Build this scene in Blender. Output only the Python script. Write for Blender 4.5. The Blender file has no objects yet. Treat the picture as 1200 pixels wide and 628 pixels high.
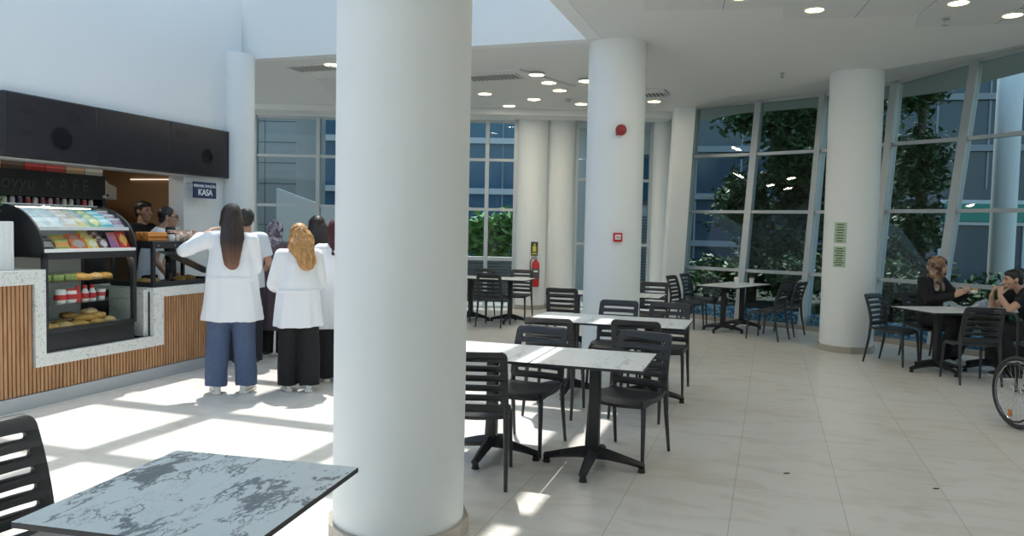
import bpy, bmesh, math, random
from math import sin, cos, pi, radians as RAD, atan2, sqrt
from mathutils import Vector, Matrix, noise, Euler
random.seed(7)
SC = bpy.context.scene
COL = SC.collection
V = Vector

# ------------------------------------------------------------------ frames
W0 = V((-3.99, 6.40, 0.0))               # foot of the counter front
WA = RAD(18.6)
WU = V((sin(WA), cos(WA), 0))            # along the counter
WN = V((cos(WA), -sin(WA), 0))           # from the counter into the room
WROT = atan2(WU.y, WU.x)                 # local x = along the counter, local y = depth behind its front


def wp(s, d, z=0.0):
    return W0 + WU * s - WN * d + V((0, 0, z))


def face(fx, fy):                        # z rotation that turns local +y to (fx, fy)
    return atan2(-fx, fy)


# ------------------------------------------------------------------ materials
def nodes_of(name):
    m = bpy.data.materials.new(name)
    m.use_nodes = True
    nt = m.node_tree
    return m, nt, nt.nodes['Principled BSDF']


def mat(name, col, rough=0.5, metal=0.0, var=0.0, scale=8.0, bump=0.0, bscale=60.0, spec=0.5, emit=None, es=0.0, coat=0.0):
    m, nt, b = nodes_of(name)
    c = (col[0], col[1], col[2], 1)
    b.inputs['Base Color'].default_value = c
    b.inputs['Roughness'].default_value = rough
    b.inputs['Metallic'].default_value = metal
    b.inputs['Specular IOR Level'].default_value = spec
    b.inputs['Coat Weight'].default_value = coat
    if var or bump:
        tc = nt.nodes.new('ShaderNodeTexCoord')
    if var:
        n = nt.nodes.new('ShaderNodeTexNoise')
        n.inputs['Scale'].default_value = scale
        n.inputs['Detail'].default_value = 5
        nt.links.new(tc.outputs['Object'], n.inputs['Vector'])
        mx = nt.nodes.new('ShaderNodeMix')
        mx.data_type = 'RGBA'
        mx.inputs['A'].default_value = tuple(max(0, x * (1 - var)) for x in col) + (1,)
        mx.inputs['B'].default_value = tuple(min(1, x * (1 + var)) for x in col) + (1,)
        nt.links.new(n.outputs['Fac'], mx.inputs['Factor'])
        nt.links.new(mx.outputs['Result'], b.inputs['Base Color'])
    if bump:
        n2 = nt.nodes.new('ShaderNodeTexNoise')
        n2.inputs['Scale'].default_value = bscale
        nt.links.new(tc.outputs['Object'], n2.inputs['Vector'])
        bp = nt.nodes.new('ShaderNodeBump')
        bp.inputs['Strength'].default_value = bump
        bp.inputs['Distance'].default_value = 0.01
        nt.links.new(n2.outputs['Fac'], bp.inputs['Height'])
        nt.links.new(bp.outputs['Normal'], b.inputs['Normal'])
    if emit:
        b.inputs['Emission Color'].default_value = (*emit, 1)
        b.inputs['Emission Strength'].default_value = es
    return m


def glass(name, tint, refl=1.0, ior=1.5):
    m = bpy.data.materials.new(name)
    m.use_nodes = True
    nt = m.node_tree
    nt.nodes.clear()
    out = nt.nodes.new('ShaderNodeOutputMaterial')
    tr = nt.nodes.new('ShaderNodeBsdfTransparent')
    tr.inputs['Color'].default_value = (*tint, 1)
    gl = nt.nodes.new('ShaderNodeBsdfGlossy')
    gl.inputs['Roughness'].default_value = 0.0
    gl.inputs['Color'].default_value = (refl, refl, refl, 1)
    lw = nt.nodes.new('ShaderNodeLayerWeight')
    lw.inputs['Blend'].default_value = 0.5
    pw = nt.nodes.new('ShaderNodeMath'); pw.operation = 'POWER'
    nt.links.new(lw.outputs['Facing'], pw.inputs[0]); pw.inputs[1].default_value = 5.0
    f0 = ((ior - 1) / (ior + 1)) ** 2 * 0.4
    ma = nt.nodes.new('ShaderNodeMath'); ma.operation = 'MULTIPLY_ADD'
    nt.links.new(pw.outputs[0], ma.inputs[0]); ma.inputs[1].default_value = 1 - f0; ma.inputs[2].default_value = f0
    mx = nt.nodes.new('ShaderNodeMixShader')
    nt.links.new(ma.outputs[0], mx.inputs['Fac'])
    nt.links.new(tr.outputs['BSDF'], mx.inputs[1])
    nt.links.new(gl.outputs['BSDF'], mx.inputs[2])
    nt.links.new(mx.outputs['Shader'], out.inputs['Surface'])
    return m


def ramp(nt, src, stops):
    r = nt.nodes.new('ShaderNodeValToRGB')
    e = r.color_ramp.elements
    while len(e) > 1:
        e.remove(e[0])
    e[0].position, e[0].color = stops[0][0], (*stops[0][1], 1)
    for p, c in stops[1:]:
        x = e.new(p)
        x.color = (*c, 1)
    nt.links.new(src, r.inputs['Fac'])
    return r.outputs['Color']


def marble(name, base, dark, seed=0.0, sc=1.0, thick=0.045):
    m, nt, b = nodes_of(name)
    N = nt.nodes.new
    L = nt.links.new
    tc = N('ShaderNodeTexCoord')
    mp = N('ShaderNodeMapping')
    mp.inputs['Location'].default_value = (seed, seed * 1.7, 0)
    mp.inputs['Rotation'].default_value = (0, 0, 0.12)
    mp.inputs['Scale'].default_value = (1.9, 0.75, 1)
    L(tc.outputs['Object'], mp.inputs['Vector'])

    def vein(scale, width, detail, w):
        n = N('ShaderNodeTexNoise')
        n.inputs['Scale'].default_value = scale
        n.inputs['Detail'].default_value = detail
        n.inputs['Distortion'].default_value = 0.35
        n.inputs['Roughness'].default_value = 0.68
        mm = N('ShaderNodeMapping')
        mm.inputs['Location'].default_value = (w, w * 2, w)
        L(mp.outputs['Vector'], mm.inputs['Vector'])
        L(mm.outputs['Vector'], n.inputs['Vector'])
        s = N('ShaderNodeMath'); s.operation = 'SUBTRACT'
        L(n.outputs['Fac'], s.inputs[0]); s.inputs[1].default_value = 0.5
        a = N('ShaderNodeMath'); a.operation = 'ABSOLUTE'
        L(s.outputs[0], a.inputs[0])
        # width follows a slower noise, so a vein swells into blotches
        n2 = N('ShaderNodeTexNoise')
        n2.inputs['Scale'].default_value = scale * 1.6
        L(mm.outputs['Vector'], n2.inputs['Vector'])
        p = N('ShaderNodeMath'); p.operation = 'POWER'
        L(n2.outputs['Fac'], p.inputs[0]); p.inputs[1].default_value = 5.0
        q = N('ShaderNodeMath'); q.operation = 'MULTIPLY_ADD'
        L(p.outputs[0], q.inputs[0]); q.inputs[1].default_value = width * 7; q.inputs[2].default_value = 0.0022
        d = N('ShaderNodeMath'); d.operation = 'DIVIDE'
        L(a.outputs[0], d.inputs[0]); L(q.outputs[0], d.inputs[1])
        c = N('ShaderNodeClamp')
        L(d.outputs[0], c.inputs['Value'])
        i = N('ShaderNodeMath'); i.operation = 'SUBTRACT'
        i.inputs[0].default_value = 1.0
        L(c.outputs[0], i.inputs[1])
        return i.outputs[0]
    v1 = vein(1.5 * sc, thick, 7, 0.0)
    v2 = vein(2.6 * sc, thick * 0.10, 8, 4.0)
    h = N('ShaderNodeMath'); h.operation = 'MULTIPLY'
    L(v2, h.inputs[0]); h.inputs[1].default_value = 0.6
    mx = N('ShaderNodeMath'); mx.operation = 'MAXIMUM'
    L(v1, mx.inputs[0]); L(h.outputs[0], mx.inputs[1])
    col = ramp(nt, mx.outputs[0], [(0.0, base), (0.25, tuple(0.65 * x + 0.35 * y for x, y in zip(base, dark))), (0.6, dark), (1.0, dark)])
    L(col, b.inputs['Base Color'])
    b.inputs['Roughness'].default_value = 0.32
    return m


def floor_mat():
    m, nt, b = nodes_of('floor_tiles')
    N = nt.nodes.new
    L = nt.links.new
    tc = N('ShaderNodeTexCoord')
    br = N('ShaderNodeTexBrick')
    br.offset = 0.0
    br.inputs['Scale'].default_value = 1.0
    br.inputs['Brick Width'].default_value = 0.62
    br.inputs['Row Height'].default_value = 1.24
    br.inputs['Mortar Size'].default_value = 0.0022
    br.inputs['Mortar Smooth'].default_value = 0.2
    br.inputs['Color1'].default_value = (0.71, 0.69, 0.645, 1)
    br.inputs['Color2'].default_value = (0.68, 0.66, 0.61, 1)
    br.inputs['Mortar'].default_value = (0.40, 0.37, 0.33, 1)
    L(tc.outputs['Object'], br.inputs['Vector'])
    n = N('ShaderNodeTexNoise')
    n.inputs['Scale'].default_value = 2.6
    n.inputs['Detail'].default_value = 8
    n.inputs['Distortion'].default_value = 0.8
    mp = N('ShaderNodeMapping')
    mp.inputs['Scale'].default_value = (1.0, 2.4, 1)
    L(tc.outputs['Object'], mp.inputs['Vector'])
    L(mp.outputs['Vector'], n.inputs['Vector'])
    tint = ramp(nt, n.outputs['Fac'], [(0.36, (0.80, 0.77, 0.72)), (0.5, (0.97, 0.97, 0.97)), (0.75, (1, 1, 1))])
    mx = N('ShaderNodeMix'); mx.data_type = 'RGBA'; mx.blend_type = 'MULTIPLY'
    mx.inputs['Factor'].default_value = 0.55
    L(br.outputs['Color'], mx.inputs['A']); L(tint, mx.inputs['B'])
    L(mx.outputs['Result'], b.inputs['Base Color'])
    b.inputs['Roughness'].default_value = 0.33
    b.inputs['Specular IOR Level'].default_value = 0.45
    return m


def speckle(name, base, dark, scale=55.0, lo=0.30):
    m, nt, b = nodes_of(name)
    tc = nt.nodes.new('ShaderNodeTexCoord')
    n = nt.nodes.new('ShaderNodeTexNoise')
    n.inputs['Scale'].default_value = scale
    n.inputs['Detail'].default_value = 6
    n.inputs['Distortion'].default_value = 2.0
    nt.links.new(tc.outputs['Object'], n.inputs['Vector'])
    c = ramp(nt, n.outputs['Fac'], [(lo, dark), (lo + 0.12, base), (1.0, base)])
    nt.links.new(c, b.inputs['Base Color'])
    b.inputs['Roughness'].default_value = 0.25
    return m


def wood_mat():
    m, nt, b = nodes_of('slat_wood')
    tc = nt.nodes.new('ShaderNodeTexCoord')
    mp = nt.nodes.new('ShaderNodeMapping')
    mp.inputs['Scale'].default_value = (14, 14, 1.6)
    n = nt.nodes.new('ShaderNodeTexNoise')
    n.inputs['Scale'].default_value = 2.0
    n.inputs['Detail'].default_value = 8
    nt.links.new(tc.outputs['Object'], mp.inputs['Vector'])
    nt.links.new(mp.outputs['Vector'], n.inputs['Vector'])
    c = ramp(nt, n.outputs['Fac'], [(0.25, (0.33, 0.16, 0.07)), (0.55, (0.48, 0.26, 0.125)), (0.8, (0.56, 0.33, 0.17))])
    nt.links.new(c, b.inputs['Base Color'])
    b.inputs['Roughness'].default_value = 0.5
    return m


def cells(name, cols, scale, rough=0.5):
    """patchy colours in random cells: mosaic, printed cloth"""
    m, nt, b = nodes_of(name)
    tc = nt.nodes.new('ShaderNodeTexCoord')
    v = nt.nodes.new('ShaderNodeTexVoronoi')
    v.inputs['Scale'].default_value = scale
    nt.links.new(tc.outputs['Object'], v.inputs['Vector'])
    s = nt.nodes.new('ShaderNodeSeparateColor')
    nt.links.new(v.outputs['Color'], s.inputs['Color'])
    k = len(cols)
    c = ramp(nt, s.outputs['Red'], [(0.15 + 0.75 * i / max(1, k - 1), q) for i, q in enumerate(cols)])
    nt.links.new(c, b.inputs['Base Color'])
    b.inputs['Roughness'].default_value = rough
    return m


def hair_mat(name, c0, c1, tip=None, z0=0, z1=1):
    m, nt, b = nodes_of(name)
    tc = nt.nodes.new('ShaderNodeTexCoord')
    mp = nt.nodes.new('ShaderNodeMapping')
    mp.inputs['Scale'].default_value = (70, 70, 4)
    n = nt.nodes.new('ShaderNodeTexNoise')
    n.inputs['Scale'].default_value = 1.0
    n.inputs['Detail'].default_value = 4
    nt.links.new(tc.outputs['Object'], mp.inputs['Vector'])
    nt.links.new(mp.outputs['Vector'], n.inputs['Vector'])
    c = ramp(nt, n.outputs['Fac'], [(0.3, c0), (0.7, c1)])
    if tip:                               # sun-bleached ends of the hair itself
        sp = nt.nodes.new('ShaderNodeSeparateXYZ')
        nt.links.new(tc.outputs['Object'], sp.inputs['Vector'])
        mr = nt.nodes.new('ShaderNodeMapRange')
        mr.inputs['From Min'].default_value = z1
        mr.inputs['From Max'].default_value = z0
        nt.links.new(sp.outputs['Z'], mr.inputs['Value'])
        mx = nt.nodes.new('ShaderNodeMix'); mx.data_type = 'RGBA'
        nt.links.new(mr.outputs['Result'], mx.inputs['Factor'])
        nt.links.new(c, mx.inputs['A'])
        mx.inputs['B'].default_value = (*tip, 1)
        c = mx.outputs['Result']
    nt.links.new(c, b.inputs['Base Color'])
    b.inputs['Roughness'].default_value = 0.42
    return m


M = dict(
    wall=mat('wall_paint', (0.80, 0.82, 0.82), 0.7, var=0.02, scale=1.5),
    ceil=mat('ceiling_paint', (0.74, 0.75, 0.74), 0.8, var=0.02, scale=1.0),
    tilepanel=mat('ceiling_panel', (0.68, 0.69, 0.68), 0.6),
    column=mat('column_paint', (0.79, 0.82, 0.82), 0.55, var=0.02, scale=2),
    floor=floor_mat(),
    skirt=speckle('terrazzo_skirting', (0.42, 0.38, 0.32), (0.25, 0.22, 0.18), 40),
    alu=mat('window_aluminium', (0.50, 0.54, 0.56), 0.45, metal=0.2),
    alud=mat('window_gasket', (0.12, 0.14, 0.15), 0.5),
    brown=mat('kiosk_brown_wall', (0.42, 0.27, 0.15), 0.6, var=0.06),
    kioskdark=mat('kiosk_ceiling', (0.3, 0.28, 0.26), 0.7),
    wood=wood_mat(),
    slatback=mat('slat_backing', (0.025, 0.022, 0.02), 0.8),
    quartz=speckle('counter_quartz', (0.75, 0.77, 0.74), (0.40, 0.42, 0.40), 38, 0.33),
    kick=mat('kick_metal', (0.50, 0.53, 0.55), 0.4, metal=0.3),
    black=mat('black_plastic', (0.018, 0.019, 0.021), 0.42),
    chair=mat('anthracite_polypropylene', (0.032, 0.033, 0.036), 0.42, bump=0.12, bscale=420),
    iron=mat('table_base_iron', (0.018, 0.018, 0.02), 0.45, bump=0.1, bscale=300),
    marble=marble('marble_laminate', (0.60, 0.66, 0.665), (0.13, 0.155, 0.17), 3.3, 1.15, 0.060),
    marble2=marble('marble_laminate_pale', (0.80, 0.82, 0.81), (0.45, 0.47, 0.48), 1.1, 0.9, 0.012),
    core=mat('laminate_black_core', (0.012, 0.013, 0.018), 0.4),
    screen=mat('dark_screen', (0.022, 0.020, 0.026), 0.22),
    screenpic=mat('screen_image', (0.027, 0.024, 0.030), 0.22),
    screendark=mat('screen_image_dark', (0.016, 0.0145, 0.018), 0.22),
    signblue=mat('sign_navy', (0.01, 0.035, 0.10), 0.4),
    white=mat('white_plastic', (0.82, 0.83, 0.82), 0.35),
    offwhite=mat('white_enamel', (0.70, 0.72, 0.70), 0.4),
    steel=mat('brushed_steel', (0.62, 0.63, 0.62), 0.3, metal=0.9),
    greysteel=mat('grey_sheet', (0.42, 0.43, 0.42), 0.45, metal=0.4),
    glassright=glass('facade_glass', (0.60, 0.68, 0.70), 1.0, 1.62),
    glassleft=glass('window_glass', (0.55, 0.63, 0.65), 1.0, 1.5),
    glassclear=glass('display_glass', (0.90, 0.93, 0.92), 0.9, 1.4),
    red=mat('fire_red', (0.55, 0.02, 0.02), 0.35),
    redb=mat('fire_red_dark', (0.33, 0.03, 0.025), 0.4),
    mosaic=cells('blue_mosaic', [(0.05, 0.22, 0.48), (0.12, 0.40, 0.70), (0.25, 0.58, 0.85), (0.50, 0.75, 0.90)], 34, 0.2),
    lamp=mat('downlight_glow', (0.9, 0.85, 0.7), 0.4, emit=(1.0, 0.80, 0.52), es=4.2),
    led=mat('led_strip', (0.9, 0.9, 0.85), 0.4, emit=(1.0, 0.93, 0.8), es=7.0),
    ledsoft=mat('soft_led', (0.9, 0.9, 0.85), 0.4, emit=(1.0, 0.9, 0.75), es=.9),
    paper=mat('green_paper', (0.40, 0.52, 0.37), 0.7),
    ink=mat('dark_ink', (0.03, 0.05, 0.035), 0.6),
    yellowsign=mat('sign_yellow', (0.65, 0.60, 0.08), 0.5),
    skin=mat('skin', (0.56, 0.33, 0.235), 0.5, var=0.06, scale=14),
    skin2=mat('skin_tan', (0.45, 0.25, 0.17), 0.5, var=0.06, scale=14),
    coat=mat('white_cotton', (0.82, 0.84, 0.87), 0.75, bump=0.15, bscale=220),
    tee=mat('white_jersey', (0.66, 0.70, 0.74), 0.8, bump=0.15, bscale=260),
    polo=mat('white_pique', (0.74, 0.77, 0.80), 0.8),
    jeans=mat('blue_denim', (0.075, 0.11, 0.20), 0.8, var=0.25, scale=30, bump=0.2, bscale=300),
    blackcloth=mat('black_cloth', (0.010, 0.010, 0.012), 0.85),
    darkcloth=mat('charcoal_cloth', (0.022, 0.024, 0.030), 0.85),
    mauve=mat('mauve_cloth', (0.12, 0.085, 0.10), 0.85),
    scarfgrey=cells('grey_printed_scarf', [(0.06, 0.05, 0.07), (0.28, 0.25, 0.30), (0.12, 0.10, 0.13), (0.45, 0.42, 0.46)], 26, 0.8),
    scarfbrown=cells('brown_printed_scarf', [(0.05, 0.025, 0.015), (0.36, 0.22, 0.13), (0.10, 0.04, 0.025), (0.50, 0.40, 0.30)], 22, 0.7),
    maroon=mat('maroon_cloth', (0.075, 0.022, 0.025), 0.8),
    brownhair=hair_mat('dark_brown_hair', (0.014, 0.008, 0.006), (0.045, 0.022, 0.015), (0.20, 0.09, 0.05), 1.15, 1.36),
    darkhair=hair_mat('brunette_hair', (0.015, 0.010, 0.008), (0.042, 0.024, 0.018)),
    blond=hair_mat('blonde_hair', (0.30, 0.13, 0.035), (0.62, 0.36, 0.14)),
    blackhair=hair_mat('black_hair', (0.008, 0.007, 0.007), (0.025, 0.02, 0.018)),
    shoewhite=mat('shoe_white', (0.70, 0.70, 0.67), 0.6),
    shoebeige=mat('shoe_beige', (0.42, 0.32, 0.22), 0.6),
    shoedark=mat('shoe_dark', (0.04, 0.04, 0.05), 0.6),
    sole=mat('shoe_sole', (0.75, 0.74, 0.70), 0.6),
    eyewhite=mat('eye', (0.05, 0.035, 0.03), 0.2),
    lips=mat('lips', (0.42, 0.16, 0.13), 0.5),
    rubber=mat('tyre_rubber', (0.045, 0.047, 0.05), 0.7),
    chrome=mat('chrome', (0.7, 0.7, 0.7), 0.15, metal=1.0),
    orange=mat('orange_reflector', (0.75, 0.22, 0.04), 0.3),
    leaf=mat('tree_leaf', (0.045, 0.11, 0.03), 0.45, var=0.5, scale=3),
    leaflight=mat('shrub_leaf', (0.15, 0.36, 0.08), 0.4, var=0.45, scale=5),
    bark=mat('bark', (0.10, 0.075, 0.05), 0.9, var=0.3, scale=12),
    ground=mat('pavement', (0.34, 0.34, 0.32), 0.85, var=0.1, scale=2),
    soil=mat('planted_ground', (0.045, 0.055, 0.04), 0.95, var=0.4, scale=6),
    greytile=mat('grey_cladding', (0.34, 0.35, 0.33), 0.6, var=0.04, scale=1),
    joint=mat('cladding_joint', (0.10, 0.11, 0.11), 0.7),
    blueglass=mat('blue_curtain_glass', (0.05, 0.145, 0.235), 0.12),
    darkglass=mat('dark_curtain_glass', (0.04, 0.075, 0.11), 0.15),
    band=mat('white_band', (0.66, 0.68, 0.68), 0.6),
    bandgrey=mat('grey_band', (0.28, 0.31, 0.33), 0.6),
    greensign=mat('green_sign', (0.02, 0.27, 0.20), 0.4),
    slatgrey=mat('blue_grey_slat', (0.24, 0.28, 0.32), 0.5),
    bread=mat('bread_crust', (0.62, 0.36, 0.09), 0.55, var=0.35, scale=16),
    breadpale=mat('bread_pale', (0.66, 0.46, 0.20), 0.6, var=0.3, scale=16),
    pretzel=mat('pretzel_orange', (0.66, 0.27, 0.06), 0.55, var=0.25, scale=30),
    bag=cells('snack_bag', [(0.50, 0.25, 0.11), (0.72, 0.60, 0.50), (0.36, 0.16, 0.08), (0.80, 0.76, 0.70)], 38, 0.3),
)

# ------------------------------------------------------------------ mesh building
class MB:
    def __init__(self):
        self.bm = bmesh.new()

    def box(self, x0, x1, y0, y1, z0, z1, bev=0.0, seg=2, mi=0, mtx=None):
        r = bmesh.ops.create_cube(self.bm, size=1.0)
        vs = r['verts']
        for v in vs:
            v.co = V((x0 + (v.co.x + .5) * (x1 - x0), y0 + (v.co.y + .5) * (y1 - y0), z0 + (v.co.z + .5) * (z1 - z0)))
        fs = list({f for v in vs for f in v.link_faces})
        for f in fs:
            f.material_index = mi
        if bev:
            es = list({e for v in vs for e in v.link_edges})
            rr = bmesh.ops.bevel(self.bm, geom=es, offset=bev, segments=seg, profile=0.5, affect='EDGES')
            vs = list({v for f in rr['faces'] for v in f.verts} | {v for v in vs if v.is_valid})
            for f in rr['faces']:
                f.material_index = mi
        if mtx is not None:
            for v in vs:
                v.co = mtx @ v.co
        return self

    def loft(self, rings, n=20, cap=True, mi=0):
        """rings: (centre, ax, ay, rx, ry[, f(angle)->scale])"""
        prev = None
        first = None
        for r in rings:
            c, ax, ay, rx, ry = r[:5]
            fn = r[5] if len(r) > 5 else None
            vs = []
            for i in range(n):
                a = 2 * pi * i / n
                k = fn(a) if fn else 1.0
                vs.append(self.bm.verts.new(c + ax * (cos(a) * rx * k) + ay * (sin(a) * ry * k)))
            if prev:
                for i in range(n):
                    f = self.bm.faces.new((prev[i], prev[(i + 1) % n], vs[(i + 1) % n], vs[i]))
                    f.material_index = mi
            else:
                first = vs
            prev = vs
        if cap:
            f = self.bm.faces.new(list(reversed(first))); f.material_index = mi
            f = self.bm.faces.new(prev); f.material_index = mi
        return self

    def tube(self, pts, radii, n=12, cap=True, closed=False, mi=0, flat=1.0, up=None):
        pts = [V(p) for p in pts]
        m = len(pts)
        if not hasattr(radii, '__len__'):
            radii = [radii] * m
        rings = []
        nrm = None
        for i in range(m):
            if closed:
                t = pts[(i + 1) % m] - pts[i - 1]
            else:
                t = pts[min(i + 1, m - 1)] - pts[max(i - 1, 0)]
            t.normalize()
            if nrm is None:
                ref = V(up) if up else (V((0, 0, 1)) if abs(t.z) < 0.9 else V((1, 0, 0)))
                nrm = (ref - t * ref.dot(t)).normalized()
            else:
                nrm = (nrm - t * nrm.dot(t)).normalized()
            rings.append((pts[i], t.cross(nrm), nrm, radii[i], radii[i] * flat))
        if closed:
            rings.append(rings[0])
            return self.loft(rings, n, cap=False, mi=mi)
        return self.loft(rings, n, cap, mi)

    def cap(self, p0, p1, r0, r1, n=14):
        """tapered capsule"""
        p0, p1 = V(p0), V(p1)
        t = p1 - p0
        L = t.length or 1e-6
        t = t / L
        ref = V((0, 0, 1)) if abs(t.z) < 0.9 else V((1, 0, 0))
        ay = (ref - t * ref.dot(t)).normalized()
        ax = ay.cross(t)
        rs = []
        for k in range(1, 6):
            a = (pi / 2) * k / 5
            rs.append((p0 - t * (r0 * cos(a)), -ax, ay, r0 * sin(a), r0 * sin(a)))
        for k in range(0, 5):
            a = (pi / 2) * k / 5
            rs.append((p1 + t * (r1 * sin(a)), -ax, ay, r1 * cos(a), r1 * cos(a)))
        return self.loft([(c, x * -1, y, a, b) for c, x, y, a, b in rs], n)

    def chain(self, pts, radii, n=14):
        for i in range(len(pts) - 1):
            self.cap(pts[i], pts[i + 1], radii[i], radii[i + 1], n)
        return self

    def ell(self, c, r, mtx=None, seg=20, mi=0):
        res = bmesh.ops.create_uvsphere(self.bm, u_segments=seg, v_segments=max(8, seg // 2), radius=1.0)
        for v in res['verts']:
            p = V((v.co.x * r[0], v.co.y * r[1], v.co.z * r[2]))
            if mtx is not None:
                p = mtx @ p
            v.co = p + V(c)
        for f in {f for v in res['verts'] for f in v.link_faces}:
            f.material_index = mi
        return self

    def lathe(self, prof, c=(0, 0, 0), n=32, axis='Z', mi=0):
        c = V(c)
        X, Y, Z = {'Z': (V((1, 0, 0)), V((0, 1, 0)), V((0, 0, 1))), 'X': (V((0, 1, 0)), V((0, 0, 1)), V((1, 0, 0))),
                   'Y': (V((0, 0, 1)), V((1, 0, 0)), V((0, 1, 0)))}[axis]
        self.loft([(c + Z * z, X, Y, max(r, 1e-5), max(r, 1e-5)) for r, z in prof], n, True, mi)
        return self

    def prism(self, poly, h0, h1, axis='Z', mi=0):
        """extrude a polygon (list of 2-D points) along axis; Z: (x,y); Y: (x,z); X: (y,z)"""
        def P(p, h):
            return {'Z': V((p[0], p[1], h)), 'Y': V((p[0], h, p[1])), 'X': V((h, p[0], p[1]))}[axis]
        a = [self.bm.verts.new(P(p, h0)) for p in poly]
        b = [self.bm.verts.new(P(p, h1)) for p in poly]
        n = len(poly)
        fs = [self.bm.faces.new(list(reversed(a))), self.bm.faces.new(b)]
        for i in range(n):
            fs.append(self.bm.faces.new((a[i], a[(i + 1) % n], b[(i + 1) % n], b[i])))
        for f in fs:
            f.material_index = mi
        return self

    def quad(self, a, b, c, d, mi=0):
        f = self.bm.faces.new([self.bm.verts.new(V(p)) for p in (a, b, c, d)])
        f.material_index = mi
        return self

    def mesh(self, name, m, smooth=35):
        bmesh.ops.recalc_face_normals(self.bm, faces=self.bm.faces[:])
        me = bpy.data.meshes.new(name)
        self.bm.to_mesh(me)
        self.bm.free()
        for x in (m if isinstance(m, (list, tuple)) else [m]):
            me.materials.append(x)
        if smooth:
            me.shade_smooth()
            me.set_sharp_from_angle(angle=RAD(smooth))
        return me

    def build(self, name, m, parent=None, smooth=35):
        return link(name, self.mesh(name, m, smooth), parent)


def link(name, data, parent=None):
    o = bpy.data.objects.new(name, data)
    COL.objects.link(o)
    if parent is not None:
        o.parent = parent
    return o


def tag(o, label=None, cat=None, group=None, kind=None):
    if label: o['label'] = label
    if cat: o['category'] = cat
    if group: o['group'] = group
    if kind: o['kind'] = kind
    return o


def thing(name, label, cat, loc=(0, 0, 0), rz=0.0, group=None):
    o = bpy.data.objects.new(name, None)
    COL.objects.link(o)
    o.empty_display_size = 0.1
    o.location = loc
    o.rotation_euler = (0, 0, rz)
    return tag(o, label, cat, group)


def place(o, loc, rz=0.0):
    o.location = loc
    o.rotation_euler = (0, 0, rz)
    return o


def struct(o, label=None):
    return tag(o, label, None, None, 'structure')


CHILD = {}


def copy_tree(o, parent=None):
    c = o.copy()
    COL.objects.link(c)
    if parent is not None:
        c.parent = parent
    for ch in list(o.children):
        copy_tree(ch, c)
    return c


def text_mesh(body, size, depth=0.0008, align='CENTER', font_shear=0.0, spacing=1.0, bold=0.0):
    cu = bpy.data.curves.new('lettering', 'FONT')
    cu.body = body
    cu.size = size
    cu.extrude = depth
    cu.align_x = align
    cu.align_y = 'CENTER'
    cu.shear = font_shear
    cu.space_character = spacing
    cu.offset = bold
    o = bpy.data.objects.new('lettering', cu)
    COL.objects.link(o)
    dg = bpy.context.evaluated_depsgraph_get()
    me = bpy.data.meshes.new_from_object(o.evaluated_get(dg))
    bpy.data.objects.remove(o)
    bpy.data.curves.remove(cu)
    return me


def remesh(mb, name, m, voxel=0.012, smooth=3, parent=None, post=None):
    """union of the shapes in mb as one continuous skin"""
    me = mb.mesh('raw', m, 0)
    o = bpy.data.objects.new('raw', me)
    COL.objects.link(o)
    md = o.modifiers.new('r', 'REMESH')
    md.mode = 'VOXEL'
    md.voxel_size = voxel
    if smooth:
        sm = o.modifiers.new('s', 'SMOOTH')
        sm.factor = 0.5
        sm.iterations = smooth
    dg = bpy.context.evaluated_depsgraph_get()
    res = bpy.data.meshes.new_from_object(o.evaluated_get(dg))
    bpy.data.objects.remove(o)
    bpy.data.meshes.remove(me)
    res.name = name
    if not res.materials:
        res.materials.append(m)
    if post:
        post(res)
    res.shade_smooth()
    return link(name, res, parent)


# ================================================================== CAMERA
pitch, roll = RAD(3.0), RAD(1.2)
fw = V((0, cos(pitch), -sin(pitch)))
u0 = V((0, sin(pitch), cos(pitch)))
r0 = V((1, 0, 0))
Rv = r0 * cos(roll) + u0 * sin(roll)
Uv = r0 * -sin(roll) + u0 * cos(roll)
cam_d = bpy.data.cameras.new('camera')
cam_d.sensor_fit = 'HORIZONTAL'
cam_d.sensor_width = 36.0
cam_d.lens = 36.0 * 900.0 / 1200.0
cam_d.clip_start = 0.05
cam_d.clip_end = 300
cam = bpy.data.objects.new('camera', cam_d)
COL.objects.link(cam)
cam.matrix_world = Matrix(((Rv.x, Uv.x, -fw.x, 0), (Rv.y, Uv.y, -fw.y, 0), (Rv.z, Uv.z, -fw.z, 1.6), (0, 0, 0, 1)))
SC.camera = cam

# ================================================================== LIGHT
w = bpy.data.worlds.new('sky')
SC.world = w
w.use_nodes = True
nt = w.node_tree
sky = nt.nodes.new('ShaderNodeTexSky')
sky.sky_type = 'NISHITA'
sky.sun_disc = False
sky.sun_elevation = RAD(62)
sky.sun_rotation = RAD(15)
sky.air_density = 1.2
sky.dust_density = 2.0
bg = nt.nodes['Background']
tn = nt.nodes.new('ShaderNodeMix'); tn.data_type = 'RGBA'; tn.blend_type = 'MULTIPLY'
tn.inputs['Factor'].default_value = 1.0
tn.inputs['B'].default_value = (0.93, 1.02, 0.95, 1)
nt.links.new(sky.outputs['Color'], tn.inputs['A'])
nt.links.new(tn.outputs['Result'], bg.inputs['Color'])
bg.inputs['Strength'].default_value = 0.31
sd = bpy.data.lights.new('sun', 'SUN')
sd.energy = 4.1
sd.angle = RAD(0.8)
sd.color = (1.0, 0.97, 0.94)
sun = bpy.data.objects.new('sun', sd)
COL.objects.link(sun)
LD = V((0.10, -0.385, -0.92)).normalized()
sun.rotation_euler = LD.to_track_quat('-Z', 'Y').to_euler()
sun.location = (-2, 20, 30)
SC.view_settings.view_transform = 'Standard'
SC.view_settings.look = 'None'
SC.view_settings.gamma = 1.0
SC.view_settings.exposure = 0.33
SC.view_settings.use_curve_mapping = False
SC.cycles.max_bounces = 14
SC.cycles.diffuse_bounces = 9
SC.cycles.transparent_max_bounces = 16
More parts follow.
